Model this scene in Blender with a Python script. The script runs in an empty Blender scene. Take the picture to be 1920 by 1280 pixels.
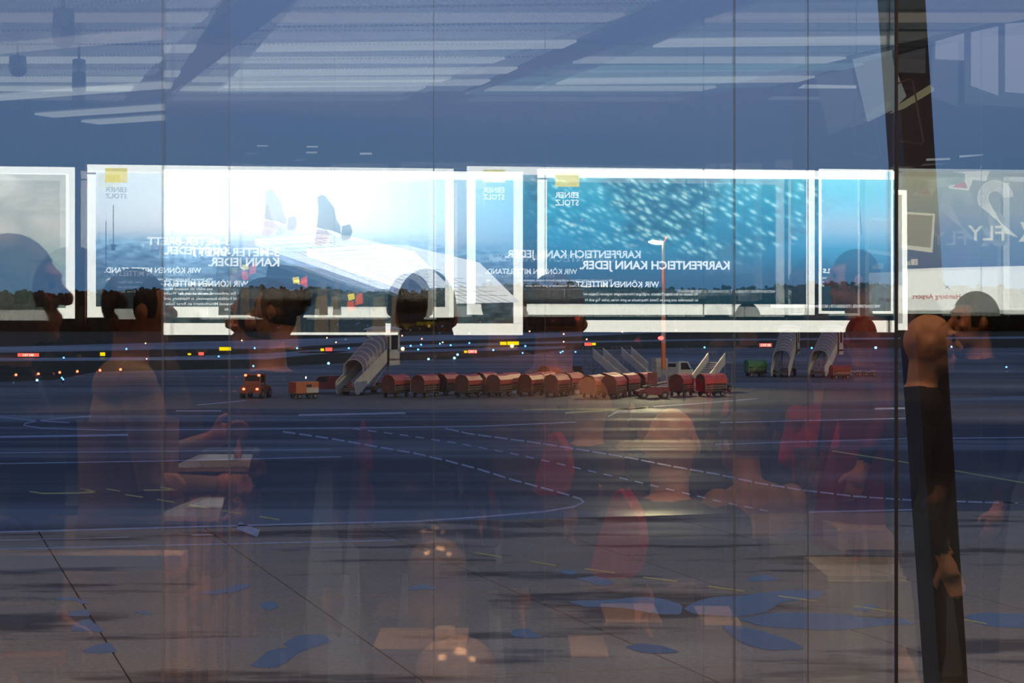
import bpy, bmesh, math, random
from mathutils import Vector, Matrix
random.seed(7)
R = math.radians
scene = bpy.context.scene
col = scene.collection

# ------------------------------------------------------------------ camera, exposure, sky, lights
F = 1920 * 50 / 36.0            # focal length in pixels of the 1920 wide frame
CZ = 7.0                        # eye height above the apron: the camera stands on the upper floor
HY = 600.0                      # image row of the horizon
PA = 2.2                        # distance of the main facade glass
FLOOR = CZ - 1.6

cam_d = bpy.data.cameras.new('camera')
cam_d.lens = 50; cam_d.sensor_width = 36; cam_d.shift_y = -40 / 1920
cam_d.clip_start = 0.05; cam_d.clip_end = 3000
cam = bpy.data.objects.new('camera', cam_d); col.objects.link(cam)
cam.location = (0, 0, CZ); cam.rotation_euler = (R(90), 0, 0)
scene.camera = cam
scene.view_settings.view_transform = 'Standard'
scene.view_settings.look = 'None'
scene.view_settings.gamma = 1
scene.view_settings.exposure = 0.0
scene.view_settings.use_curve_mapping = False
scene.cycles.use_denoising = True
scene.cycles.max_bounces = 10
scene.cycles.transparent_max_bounces = 32
scene.cycles.caustics_reflective = False
scene.cycles.caustics_refractive = False
scene.cycles.sample_clamp_indirect = 4.0

world = bpy.data.worlds.new('dusk'); scene.world = world
world.use_nodes = True
wn = world.node_tree; wn.nodes.clear()
wo = wn.nodes.new('ShaderNodeOutputWorld'); wb = wn.nodes.new('ShaderNodeBackground')
wt = wn.nodes.new('ShaderNodeTexCoord'); ws = wn.nodes.new('ShaderNodeSeparateXYZ'); wr = wn.nodes.new('ShaderNodeValToRGB')
wn.links.new(wt.outputs['Generated'], ws.inputs[0]); wn.links.new(ws.outputs['Z'], wr.inputs[0])
wn.links.new(wr.outputs[0], wb.inputs[0]); wn.links.new(wb.outputs[0], wo.inputs[0])
el = wr.color_ramp.elements
el[0].position = 0.0; el[0].color = (0.06, 0.17, 0.34, 1)
el[1].position = 1.0; el[1].color = (0.12, 0.22, 0.5, 1)
e = el.new(0.08); e.color = (0.09, 0.20, 0.385, 1)
e = el.new(0.22); e.color = (0.165, 0.25, 0.485, 1)
wb.inputs['Strength'].default_value = 1.0


def area(name, loc, target, size, power, color, size_y=None):
    d = bpy.data.lights.new(name, 'AREA'); d.energy = power; d.color = color; d.size = size
    if size_y: d.shape = 'RECTANGLE'; d.size_y = size_y
    o = bpy.data.objects.new(name, d); col.objects.link(o); o.location = loc
    o.rotation_euler = (Vector(target) - Vector(loc)).to_track_quat('-Z', 'Y').to_euler()
    return o


def spot(name, loc, target, power, color, angle=90, blend=0.6, radius=0.3):
    d = bpy.data.lights.new(name, 'SPOT'); d.energy = power; d.color = color
    d.spot_size = R(angle); d.spot_blend = blend; d.shadow_soft_size = radius
    o = bpy.data.objects.new(name, d); col.objects.link(o); o.location = loc
    o.rotation_euler = (Vector(target) - Vector(loc)).to_track_quat('-Z', 'Y').to_euler()
    return o


# apron floodlights: on the roof of the terminal on unseen masts beside the parking stands, and one added fill
spot('terminal_floodlight', (-22, 10, 13), (-6, 29, 0), 21000, (1, 0.72, 0.42), 95, 0.9, 0.5)
spot('terminal_floodlight', (24, 10, 13), (8, 29, 0), 21000, (1, 0.72, 0.42), 95, 0.9, 0.5)
spot('unseen_floodlight', (-44, 92, 15), (-10, 132, 1), 26000, (1, 0.66, 0.34), 70, 0.9, 0.5)
spot('unseen_floodlight', (84, 118, 16), (50, 174, 2), 60000, (1, 0.78, 0.5), 60, 0.9, 0.5)  # added to brighten the right canopied stairs; no mast stands there
spot('unseen_floodlight', (50, 86, 15), (16, 136, 1), 75000, (1, 0.74, 0.38), 75, 0.9, 0.5)
# hall lights over the waiting passengers, plus added fill spots (above the part of the ceiling behind the slats)
area('hall_downlight', (-2.2, 0.2, FLOOR + 3.6), (-2.0, -0.6, 0), 1.2, 55, (1, 0.6, 0.34))
area('hall_downlight', (2.2, 0.2, FLOOR + 3.6), (2.0, -0.8, 0), 1.2, 55, (1, 0.6, 0.34))
area('hall_downlight', (0.2, -0.6, FLOOR + 3.7), (0.2, -2.2, 0), 1.2, 45, (1, 0.6, 0.34))
spot('hall_fill_spot', (-3.5, -5.5, FLOOR + 3.45), (-3.2, -4.6, 0), 40, (1, 0.6, 0.34), 110, 0.8, 0.03)
spot('hall_fill_spot', (0.5, -5.5, FLOOR + 3.45), (0.5, -4.8, 0), 40, (1, 0.6, 0.34), 110, 0.8, 0.03)
spot('hall_fill_spot', (1.6, -5.6, FLOOR + 3.3), (1.62, -6.8, FLOOR + 0.9), 480, (1, 0.6, 0.5), 32, 0.5, 0.03)  # added to brighten the person in bright red, unseen source
spot('hall_fill_spot', (0.33, -1.2, FLOOR + 3.2), (0.34, -1.35, 0), 30, (1, 0.55, 0.28), 24, 0.5, 0.03)  # added above the bald man to light his head warmly
spot('hall_fill_spot', (1.0, 1.2, FLOOR + 3.3), (1.2, -0.5, FLOOR + 0.3), 110, (1, 0.85, 0.6), 28, 0.5, 0.03)  # fill added from the glass side to lift the pale cabinet
spot('hall_fill_spot', (-1.3, 0.4, FLOOR + 3.3), (-1.1, 1.5, FLOOR + 1.1), 150, (1, 0.62, 0.4), 50, 0.5, 0.03)  # added to brighten the leaning rail, no visible fitting
area('wall_fill_light', (0.5, -10.2, FLOOR + 4.3), (0.5, -11.4, FLOOR + 3.6), 16, 70, (1, 0.8, 0.7), 0.15)  # unseen strip added to lighten the wall above the light boxes
spot('hall_fill_spot', (4.0, -5.5, FLOOR + 3.45), (3.6, -4.6, 0), 40, (1, 0.6, 0.34), 110, 0.8, 0.03)

# ------------------------------------------------------------------ placement helpers


def ground(xi, yi, z=0.0):
    """The point of the apron that the photograph shows at (xi, yi)."""
    Y = (CZ - z) * F / (yi - HY)
    return Vector(((xi - 960) / F * Y, Y, z))


def at(xi, yi, Y):
    return Vector(((xi - 960) / F * Y, Y, CZ + (HY - yi) / F * Y))


def hall(xi, yi, D):
    """A point inside the hall whose mirror image in the facade glass, D metres away, shows at (xi, yi)."""
    p = at(xi, yi, D)
    return Vector((p.x, 2 * PA - p.y, p.z))


WN = Vector((0.11, 1, 0)).normalized()        # the light box wall's normal, towards the glass
WT = Vector((-1, 0.11, 0)).normalized()       # its reading direction


def wall(xi, yi, lift=0.0):
    t = (xi - 960) / F
    D = 15.78 / (1 - 0.11 * t)
    return hall(xi, yi, D) + WN * lift


# ------------------------------------------------------------------ materials
MATS = {}


def mat(name, color=(0.5, 0.5, 0.5), rough=0.6, metal=0.0, noise=0.12, scale=6.0, emit=None, strength=0.0, alpha=1.0, spec=0.5):
    if name in MATS: return MATS[name]
    m = bpy.data.materials.new(name); m.use_nodes = True
    nt = m.node_tree; p = nt.nodes['Principled BSDF']
    p.inputs['Roughness'].default_value = rough; p.inputs['Metallic'].default_value = metal
    p.inputs['Specular IOR Level'].default_value = spec
    if noise:
        g = nt.nodes.new('ShaderNodeTexCoord'); n = nt.nodes.new('ShaderNodeTexNoise'); n.inputs['Scale'].default_value = scale
        n.inputs['Detail'].default_value = 5
        r = nt.nodes.new('ShaderNodeValToRGB')
        r.color_ramp.elements[0].position = 0.3; r.color_ramp.elements[1].position = 0.7
        r.color_ramp.elements[0].color = tuple(c * (1 - noise) for c in color) + (1,)
        r.color_ramp.elements[1].color = tuple(min(1, c * (1 + noise)) for c in color) + (1,)
        nt.links.new(g.outputs['Object'], n.inputs['Vector']); nt.links.new(n.outputs['Fac'], r.inputs[0])
        nt.links.new(r.outputs[0], p.inputs['Base Color'])
    else:
        p.inputs['Base Color'].default_value = tuple(color) + (1,)
    if emit:
        p.inputs['Emission Color'].default_value = tuple(emit) + (1,); p.inputs['Emission Strength'].default_value = strength
    p.inputs['Alpha'].default_value = alpha
    MATS[name] = m
    return m


def light_mat(name, color, strength):
    if name in MATS: return MATS[name]
    m = bpy.data.materials.new(name); m.use_nodes = True
    nt = m.node_tree; nt.nodes.clear()
    o = nt.nodes.new('ShaderNodeOutputMaterial'); e = nt.nodes.new('ShaderNodeEmission')
    e.inputs[0].default_value = tuple(color) + (1,); e.inputs[1].default_value = strength
    nt.links.new(e.outputs[0], o.inputs[0]); MATS[name] = m
    return m


def glass_mat(name, refl, tint=(1, 1, 1)):
    m = bpy.data.materials.new(name); m.use_nodes = True
    nt = m.node_tree; nt.nodes.clear()
    o = nt.nodes.new('ShaderNodeOutputMaterial'); mx = nt.nodes.new('ShaderNodeMixShader')
    t = nt.nodes.new('ShaderNodeBsdfTransparent'); g = nt.nodes.new('ShaderNodeBsdfGlossy')
    t.inputs[0].default_value = tuple(tint) + (1,); g.inputs['Roughness'].default_value = 0.0
    g.inputs['Color'].default_value = (1, 1, 0.98, 1)
    mx.inputs[0].default_value = refl
    nt.links.new(t.outputs[0], mx.inputs[1]); nt.links.new(g.outputs[0], mx.inputs[2]); nt.links.new(mx.outputs[0], o.inputs[0])
    return m


def ground_mat(name, c1, c2, dark, rough1, rough2, sx, sy, joints=False, wet=0.5, spec=0.5):
    """Paving with long streaks of damp: colour c1..c2, dark stains, roughness from rough1 (dry) to rough2 (damp)."""
    m = bpy.data.materials.new(name); m.use_nodes = True
    nt = m.node_tree; p = nt.nodes['Principled BSDF']
    g = nt.nodes.new('ShaderNodeNewGeometry'); mp = nt.nodes.new('ShaderNodeMapping'); mp.inputs['Scale'].default_value = (sx, sy, 1)
    mp.inputs['Rotation'].default_value = (0, 0, R(-8))
    n1 = nt.nodes.new('ShaderNodeTexNoise'); n1.inputs['Scale'].default_value = 1.0; n1.inputs['Detail'].default_value = 6; n1.inputs['Roughness'].default_value = 0.6
    n2 = nt.nodes.new('ShaderNodeTexNoise'); n2.inputs['Scale'].default_value = 0.45; n2.inputs['Detail'].default_value = 3
    n3 = nt.nodes.new('ShaderNodeTexNoise'); n3.inputs['Scale'].default_value = 9.0; n3.inputs['Detail'].default_value = 4
    nt.links.new(g.outputs['Position'], mp.inputs['Vector'])
    for n in (n1, n2): nt.links.new(mp.outputs[0], n.inputs['Vector'])
    nt.links.new(g.outputs['Position'], n3.inputs['Vector'])
    r1 = nt.nodes.new('ShaderNodeValToRGB'); r1.color_ramp.elements[0].position = 0.35; r1.color_ramp.elements[1].position = 0.65
    r1.color_ramp.elements[0].color = c1 + (1,); r1.color_ramp.elements[1].color = c2 + (1,)
    nt.links.new(n3.outputs['Fac'], r1.inputs[0])
    r2 = nt.nodes.new('ShaderNodeValToRGB'); r2.color_ramp.elements[0].position = wet; r2.color_ramp.elements[1].position = wet + 0.07
    nt.links.new(n1.outputs['Fac'], r2.inputs[0])
    mx = nt.nodes.new('ShaderNodeMix'); mx.data_type = 'RGBA'
    nt.links.new(r2.outputs[0], mx.inputs['Factor']); nt.links.new(r1.outputs[0], mx.inputs['A']); mx.inputs['B'].default_value = dark + (1,)
    nt.links.new(mx.outputs['Result'], p.inputs['Base Color'])
    r3 = nt.nodes.new('ShaderNodeMapRange'); r3.inputs['From Min'].default_value = 0.45; r3.inputs['From Max'].default_value = 0.62
    r3.inputs['To Min'].default_value = rough1; r3.inputs['To Max'].default_value = rough2
    nt.links.new(n2.outputs['Fac'], r3.inputs['Value']); nt.links.new(r3.outputs[0], p.inputs['Roughness'])
    p.inputs['Specular IOR Level'].default_value = spec
    b = nt.nodes.new('ShaderNodeBump'); b.inputs['Strength'].default_value = 0.15; b.inputs['Distance'].default_value = 0.01
    nt.links.new(n3.outputs['Fac'], b.inputs['Height']); nt.links.new(b.outputs[0], p.inputs['Normal'])
    MATS[name] = m
    return m


def poster_mat(name, build, strength=1.0):
    """A backlit print: build(nt, u, v) returns a colour socket; u runs 0..1 in reading direction, v 0..1 upwards."""
    m = bpy.data.materials.new(name); m.use_nodes = True
    nt = m.node_tree; nt.nodes.clear()
    o = nt.nodes.new('ShaderNodeOutputMaterial'); e = nt.nodes.new('ShaderNodeEmission'); e.inputs[1].default_value = strength
    uv = nt.nodes.new('ShaderNodeUVMap'); s = nt.nodes.new('ShaderNodeSeparateXYZ'); nt.links.new(uv.outputs[0], s.inputs[0])
    nt.links.new(build(nt, uv.outputs[0], s.outputs['X'], s.outputs['Y']), e.inputs[0]); nt.links.new(e.outputs[0], o.inputs[0])
    return m


def ramp(nt, sock, stops):
    r = nt.nodes.new('ShaderNodeValToRGB'); el = r.color_ramp.elements
    el[0].position, el[0].color = stops[0][0], stops[0][1] + (1,)
    el[1].position, el[1].color = stops[-1][0], stops[-1][1] + (1,)
    for pos, c in stops[1:-1]:
        e = el.new(pos); e.color = c + (1,)
    nt.links.new(sock, r.inputs[0])
    return r.outputs[0]


def mixc(nt, fac, a, b, mode='MIX'):
    m = nt.nodes.new('ShaderNodeMix'); m.data_type = 'RGBA'; m.blend_type = mode
    for s, v in ((m.inputs['Factor'], fac), (m.inputs['A'], a), (m.inputs['B'], b)):
        if hasattr(v, 'is_linked'): nt.links.new(v, s)
        else: s.default_value = v if isinstance(v, float) else tuple(v) + (1,)
    return m.outputs['Result']


# ------------------------------------------------------------------ mesh builder
class MB:
    def __init__(s): s.v = []; s.f = []; s.mi = []; s.smooth = []; s.uv = {}

    def add(s, vs, fs, mi=0, smooth=False):
        b = len(s.v); s.v += [tuple(p) for p in vs]
        for f in fs: s.f.append(tuple(b + i for i in f)); s.mi.append(mi); s.smooth.append(smooth)
        return s

    def box(s, c, d, rz=0, mi=0, ry=0):
        m = Matrix.Rotation(rz, 3, 'Z') @ Matrix.Rotation(ry, 3, 'Y')
        vs = [Vector(c) + m @ Vector((x * d[0] / 2, y * d[1] / 2, z * d[2] / 2)) for x in (-1, 1) for y in (-1, 1) for z in (-1, 1)]
        return s.add(vs, [(0, 1, 3, 2), (4, 6, 7, 5), (0, 4, 5, 1), (2, 3, 7, 6), (0, 2, 6, 4), (1, 5, 7, 3)], mi)

    def bar(s, p0, p1, w, h, mi=0):
        """A square bar from p0 to p1."""
        p0, p1 = Vector(p0), Vector(p1); d = (p1 - p0).normalized()
        up = Vector((0, 0, 1)) if abs(d.z) < 0.95 else Vector((0, 1, 0))
        a = d.cross(up).normalized() * w / 2; b = a.normalized().cross(d) * h / 2
        vs = [p + x * a + y * b for p in (p0, p1) for x in (-1, 1) for y in (-1, 1)]
        return s.add(vs, [(0, 1, 3, 2), (4, 6, 7, 5), (0, 4, 5, 1), (2, 3, 7, 6), (0, 2, 6, 4), (1, 5, 7, 3)], mi)

    def cyl(s, p0, p1, r0, r1=None, n=12, mi=0):
        r1 = r0 if r1 is None else r1
        p0, p1 = Vector(p0), Vector(p1); d = (p1 - p0).normalized()
        a = d.orthogonal().normalized(); b = d.cross(a)
        vs = [p + (a * math.cos(k * 2 * math.pi / n) + b * math.sin(k * 2 * math.pi / n)) * r for p, r in ((p0, r0), (p1, r1)) for k in range(n)]
        s.add(vs, [(k, (k + 1) % n, n + (k + 1) % n, n + k) for k in range(n)], mi, True)
        return s.add(vs, [tuple(range(n))[::-1], tuple(range(n, 2 * n))], mi)

    def ell(s, c, r, n=16, m=10, mi=0, rot=None):
        if not hasattr(r, '__len__'): r = (r, r, r)
        vs = []; fs = []
        for i in range(1, m):
            th = math.pi * i / m
            for k in range(n):
                ph = 2 * math.pi * k / n
                vs.append(Vector((r[0] * math.sin(th) * math.cos(ph), r[1] * math.sin(th) * math.sin(ph), r[2] * math.cos(th))))
        vs.append(Vector((0, 0, r[2]))); vs.append(Vector((0, 0, -r[2])))
        if rot is not None: vs = [rot @ v for v in vs]
        vs = [Vector(c) + v for v in vs]
        for i in range(m - 2):
            for k in range(n): fs.append((i * n + k, (i + 1) * n + k, (i + 1) * n + (k + 1) % n, i * n + (k + 1) % n))
        for k in range(n):
            fs.append((len(vs) - 2, k, (k + 1) % n)); fs.append((len(vs) - 1, (m - 2) * n + (k + 1) % n, (m - 2) * n + k))
        return s.add(vs, fs, mi, True)

    def prism(s, prof, x0, x1, axis='X', mi=0, smooth=False):
        """prof in (y, z) extruded along x, or in (x, z) extruded along y, or in (x, y) along z."""
        n = len(prof)
        put = {'X': lambda p, t: (t, p[0], p[1]), 'Y': lambda p, t: (p[0], t, p[1]), 'Z': lambda p, t: (p[0], p[1], t)}[axis]
        vs = [put(p, t) for t in (x0, x1) for p in prof]
        s.add(vs, [(k, (k + 1) % n, n + (k + 1) % n, n + k) for k in range(n)], mi, smooth)
        return s.add(vs, [tuple(range(n))[::-1], tuple(range(n, 2 * n))], mi)

    def mesh(s, name, mats):
        me = bpy.data.meshes.new(name); me.from_pydata(s.v, [], s.f)
        for m in mats: me.materials.append(m)
        me.polygons.foreach_set('material_index', s.mi); me.polygons.foreach_set('use_smooth', s.smooth)
        bm = bmesh.new(); bm.from_mesh(me)
        bmesh.ops.recalc_face_normals(bm, faces=bm.faces); bm.to_mesh(me); bm.free()
        me.update()
        return me

    def build(s, name, mats, parent=None, **tags):
        if not isinstance(mats, (list, tuple)): mats = [mats]
        o = bpy.data.objects.new(name, s.mesh(name, mats)); col.objects.link(o)
        if parent is not None: o.parent = parent
        return tag(o, **tags)


def tag(o, label=None, cat=None, group=None, kind=None):
    if label: o['label'] = label
    if cat: o['category'] = cat
    if group: o['group'] = group
    if kind: o['kind'] = kind
    return o


def empty(name, loc, rz=0.0, **tags):
    o = bpy.data.objects.new(name, None); col.objects.link(o)
    o.location = loc; o.rotation_euler = (0, 0, rz); o.empty_display_size = 0.2
    return tag(o, **tags)


def inst(name, me, parent=None, loc=(0, 0, 0), rot=(0, 0, 0), **tags):
    o = bpy.data.objects.new(name, me); col.objects.link(o); o.location = loc; o.rotation_euler = rot
    if parent is not None: o.parent = parent
    return tag(o, **tags)


CH = {}


def copy_tree(o, parent=None):
    c = o.copy(); col.objects.link(c); c.parent = parent
    for ch in [x for x in bpy.data.objects if x.parent == o]: copy_tree(ch, c)
    return c


def face_poly(pts, z0, z1, mi=0, mb=None):
    """A flat slab over the outline pts (x, y) from z0 to z1."""
    mb = mb or MB(); n = len(pts)
    vs = [(p[0], p[1], z0) for p in pts] + [(p[0], p[1], z1) for p in pts]
    return mb.add(vs, [tuple(range(n))[::-1], tuple(range(n, 2 * n))] + [(k, (k + 1) % n, n + (k + 1) % n, n + k) for k in range(n)], mi)


def band(top, bottom, z0, z1, mb=None, zref=0.0):
    """Ground strip between two image polylines given at the same x positions."""
    mb = mb or MB()
    for (xa, ya), (xb, yb), (xc, yc), (xd, yd) in zip(top[:-1], top[1:], bottom[:-1], bottom[1:]):
        q = [ground(xa, ya), ground(xb, yb), ground(xd, yd), ground(xc, yc)]
        face_poly([(p.x, p.y) for p in q], z0, z1, mb=mb)
    return mb


def stroke(pts, hw, mb, z=0.006, dash=None):
    """Painted line along an image polyline; hw is half its height in pixels; dash = (on, off) in pixels of x."""
    segs = []; made = []; mb_cur = None
    if dash is None:
        segs = list(zip(pts[:-1], pts[1:]))
    else:
        length = 0; out = []
        for a, b in zip(pts[:-1], pts[1:]):
            L = math.hypot(b[0] - a[0], b[1] - a[1]); t = 0
            while t < L:
                per = dash[0] + dash[1]; ph = length % per
                if ph < dash[0]:
                    st = min(dash[0] - ph, L - t)
                    out.append(((a[0] + (b[0] - a[0]) * t / L, a[1] + (b[1] - a[1]) * t / L), (a[0] + (b[0] - a[0]) * (t + st) / L, a[1] + (b[1] - a[1]) * (t + st) / L)))
                else:
                    st = min(per - ph, L - t)
                t += st + 1e-6; length += st + 1e-6
        segs = out
    for a, b in segs:
        dx, dy = b[0] - a[0], b[1] - a[1]; L = math.hypot(dx, dy)
        if L < 0.5: continue
        nx, ny = -dy / L * hw, dx / L * hw
        part = not isinstance(mb, MB)
        if part and (mb_cur is None or dash is not None): mb_cur = MB(); made.append(mb_cur)
        tgt = mb_cur if part else mb
        q = [ground(a[0] + nx, a[1] + ny), ground(b[0] + nx, b[1] + ny), ground(b[0] - nx, b[1] - ny), ground(a[0] - nx, a[1] - ny)]
        face_poly([(p.x, p.y) for p in q], 0.0005, z, mb=tgt)
    for k in made: k.build(mb[0], mb[1], lane)
    return mb


# ------------------------------------------------------------------ ground
M_grass = ground_mat('grass_ground', (0.028, 0.034, 0.012), (0.045, 0.045, 0.018), (0.02, 0.026, 0.01), 0.9, 0.9, 0.02, 0.05, wet=0.55, spec=0.1)
M_taxi = ground_mat('taxiway_asphalt', (0.16, 0.15, 0.16), (0.21, 0.20, 0.2), (0.13, 0.12, 0.14), 0.55, 0.35, 0.01, 0.05, spec=0.4)
M_apron = ground_mat('apron_concrete', (0.10, 0.092, 0.085), (0.14, 0.128, 0.115), (0.07, 0.066, 0.068), 0.75, 0.42, 0.02, 0.13, wet=0.52, spec=0.3)
M_asph = ground_mat('apron_asphalt', (0.034, 0.04, 0.062), (0.045, 0.052, 0.075), (0.028, 0.034, 0.055), 0.75, 0.33, 0.02, 0.25, wet=0.55, spec=0.25)
M_slab = ground_mat('concrete_slab', (0.21, 0.185, 0.15), (0.29, 0.25, 0.20), (0.07, 0.06, 0.055), 0.8, 0.5, 0.11, 0.42, wet=0.53, spec=0.25)
M_base = mat('joint_filler', (0.03, 0.028, 0.026), 0.9)
M_white = mat('white_road_paint', (0.33, 0.36, 0.46), 0.55, noise=0.25, scale=1.5)
M_yell = mat('yellow_road_paint', (0.46, 0.4, 0.1), 0.55, noise=0.25, scale=1.5)

g = MB(); face_poly([(-1500, 40), (1500, 40), (1500, 2200), (-1500, 2200)], -0.4, -0.05, mb=g)
g.build('airfield_grass', M_grass, kind='structure')

xs = [-200, 0, 300, 500, 700, 850, 1000, 1300, 1600, 1920, 2100]
def interp(pts, x):
    for a, b in zip(pts[:-1], pts[1:]):
        if x <= b[0]: return a[1] + (b[1] - a[1]) * (x - a[0]) / (b[0] - a[0])
    return pts[-1][1]
def line_at(pts): return [(x, interp(pts, x)) for x in xs]
t1u = [(-200, 655), (0, 650), (500, 637), (800, 628), (1300, 617), (2100, 602)]
t1l = [(-200, 664), (0, 661), (300, 655), (500, 653.5), (700, 641), (1000, 634), (1300, 621), (2100, 604)]
t2u = [(-200, 673), (0, 671), (300, 669), (500, 662), (700, 648), (1000, 640.5), (1300, 635.5), (2100, 629)]
t2l = [(-200, 679), (0, 677), (300, 675), (500, 673), (700, 654), (1000, 644.5), (1300, 638.5), (2100, 633)]
band(line_at(t1u), line_at(t1l), -0.04, 0).build('runway_strip', M_taxi, kind='structure')
band(line_at(t2u), line_at(t2l), -0.04, 0).build('taxiway_strip', M_taxi, kind='structure')
t3u = [(-200, 661), (700, 657), (1000, 649), (1060, 648.5)]; t3l = [(-200, 665), (700, 660), (1000, 656), (1060, 652.5)]
band([(560, 659.5), (700, 657), (1000, 649.5), (1060, 649)], [(560, 661.5), (700, 661), (1000, 656), (1060, 652.5)], -0.04, 0).build('taxiway_link', M_taxi, kind='structure')
# apron: far concrete, asphalt lane, near concrete
au = [(-200, 724), (0, 716), (100, 712), (180, 697), (480, 690), (700, 677), (850, 673), (1000, 664), (1050, 656), (1300, 652), (2100, 652)]
al = [(-200, 776), (0, 775), (400, 765), (900, 769), (1300, 764), (1920, 742), (2100, 738)]
al2 = [(-200, 1003), (0, 997), (560, 986), (1000, 972), (1400, 962), (2100, 955)]
xs += [100, 180, 480, 1050, 400, 900, 560, 1400]; xs.sort()
band(line_at(au), line_at(al), -0.04, 0).build('apron_concrete', M_apron, kind='structure')
lane = band(line_at(al), line_at(al2), -0.04, 0).build('asphalt_lane', M_asph, kind='structure')
nb = MB()
face_poly([(-40, 20), (40, 20), (40, 52), (-40, 44)], -0.6, -0.045, mb=nb)
apron = nb.build('slab_apron', M_base, kind='structure')
e1 = Vector((math.cos(R(8.3)), math.sin(R(8.3)))); e2 = Vector((-math.sin(R(23)), math.cos(R(23))))
o0 = ground(155, 1130); o0 = Vector((o0.x, o0.y)); SL, SW = 5.4, 4.4
def sl_poly(m_, w, h):
    a, b = e1 * w, e2 * h
    return face_poly([tuple(-a / 2 - b / 2), tuple(a / 2 - b / 2), tuple(a / 2 + b / 2), tuple(-a / 2 + b / 2)], -0.05, 0, mb=m_)
slab_me = sl_poly(MB(), SL - 0.05, SW - 0.05).mesh('slab', [M_slab])
lim = lambda x: interp([(-40, 45.5), (-16, 47.0), (-8, 48.3), (0, 50.2), (20, 52.5), (40, 53)], x)
for i in range(-6, 10):
    for j in range(-4, 6):
        c = o0 + e1 * SL * (i + 0.5) + e2 * SW * (j + 0.5)
        if c.y < 21 or abs(c.x) > 0.36 * c.y + 6 or c.y + 2.4 > lim(c.x) + 5.2: continue
        inst('slab', slab_me, apron, (c.x, c.y, -0.002 - random.random() * 0.004))

wl = ('painted_line', M_white)
stroke([(-10, 997.5), (200, 992), (520, 983), (780, 977), (900, 969), (1020, 959), (1075, 950), (1095, 941)], 1.3, wl)
stroke([(1095, 941), (1088, 935), (1060, 926), (1020, 915), (960, 899), (900, 880), (840, 864), (780, 850), (700, 836), (620, 822), (530, 809)], 1.5, wl, dash=(24, 7))
stroke([(835, 803), (880, 813), (1000, 829), (1090, 843), (1180, 858), (1260, 874), (1340, 888), (1420, 905), (1500, 918), (1600, 930), (1700, 937), (1930, 944)], 1.3, wl, dash=(26, 5))
stroke([(660, 803), (760, 816), (860, 831), (960, 850), (1060, 872), (1160, 895), (1270, 921), (1350, 940), (1450, 960)], 1.1, wl, dash=(16, 14))
stroke([(1515, 960), (1725, 955)], 1.2, wl); stroke([(1880, 943), (1930, 943)], 1.5, wl)
stroke([(-10, 1030), (300, 1022), (740, 1013)], 0.9, wl); stroke([(-10, 1013), (240, 1007)], 0.6, wl); stroke([(360, 1003), (400, 1002)], 0.7, wl)
stroke([(0, 869), (300, 864), (640, 856)], 0.8, wl); stroke([(0, 849), (300, 846), (620, 842)], 0.7, wl)
stroke([(0, 819), (120, 817), (240, 815)], 1.8, wl)
stroke([(170, 780), (80, 787), (48, 793), (44, 797), (80, 803), (200, 806), (420, 805), (560, 803), (900, 799), (1080, 791)], 0.9, wl)
stroke([(0, 781), (60, 788), (130, 792)], 0.9, wl)
stroke([(370, 759), (460, 751)], 0.7, wl); stroke([(330, 770), (415, 770)], 0.8, wl)
stroke([(1140, 781), (1160, 770), (1210, 764)], 1.2, wl); stroke([(1225, 762), (1300, 757), (1420, 747)], 0.9, wl)
stroke([(1350, 792), (1700, 784)], 0.8, wl); stroke([(1340, 833), (1700, 822), (1920, 820)], 0.9, wl); stroke([(1640, 766), (1700, 765)], 1.5, wl)
stroke([(560, 778), (760, 774)], 1.5, wl)
stroke([(446, 985), (485, 1000)], 7, wl)
yl = ('painted_dash', M_yell)
stroke([(150, 916), (168, 918)], 0.7, yl); 
for a, b in (((235, 927), (268, 932)), ((294, 936), (326, 941.5)), ((354, 946), (388, 952)), ((417, 957), (453, 963)), ((486, 968), (524, 974)), ((200, 916), (225, 921)),
             ((890, 1036), (942, 1044)), ((995, 1052), (1042, 1060)), ((1096, 1066), (1152, 1074)), ((1206, 1082), (1270, 1090)),
             ((1328, 1099), (1396, 1108)), ((1460, 1117), (1532, 1127)), ((1602, 1136), (1686, 1148)), ((1800, 1160), (1850, 1169))):
    stroke([a, b], 1.0, yl)
stroke([(1560, 845), (1720, 870), (1920, 905)], 1.0, yl)
stroke([(55, 921), (80, 925), (145, 924), (182, 922), (160, 918)], 1.2, yl); stroke([(270, 919), (330, 918), (300, 913)], 1.1, yl)
stroke([(1060, 774), (1200, 765), (1215, 763)], 1.6, yl); stroke([(980, 768), (1180, 766)], 1.0, yl)

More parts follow.
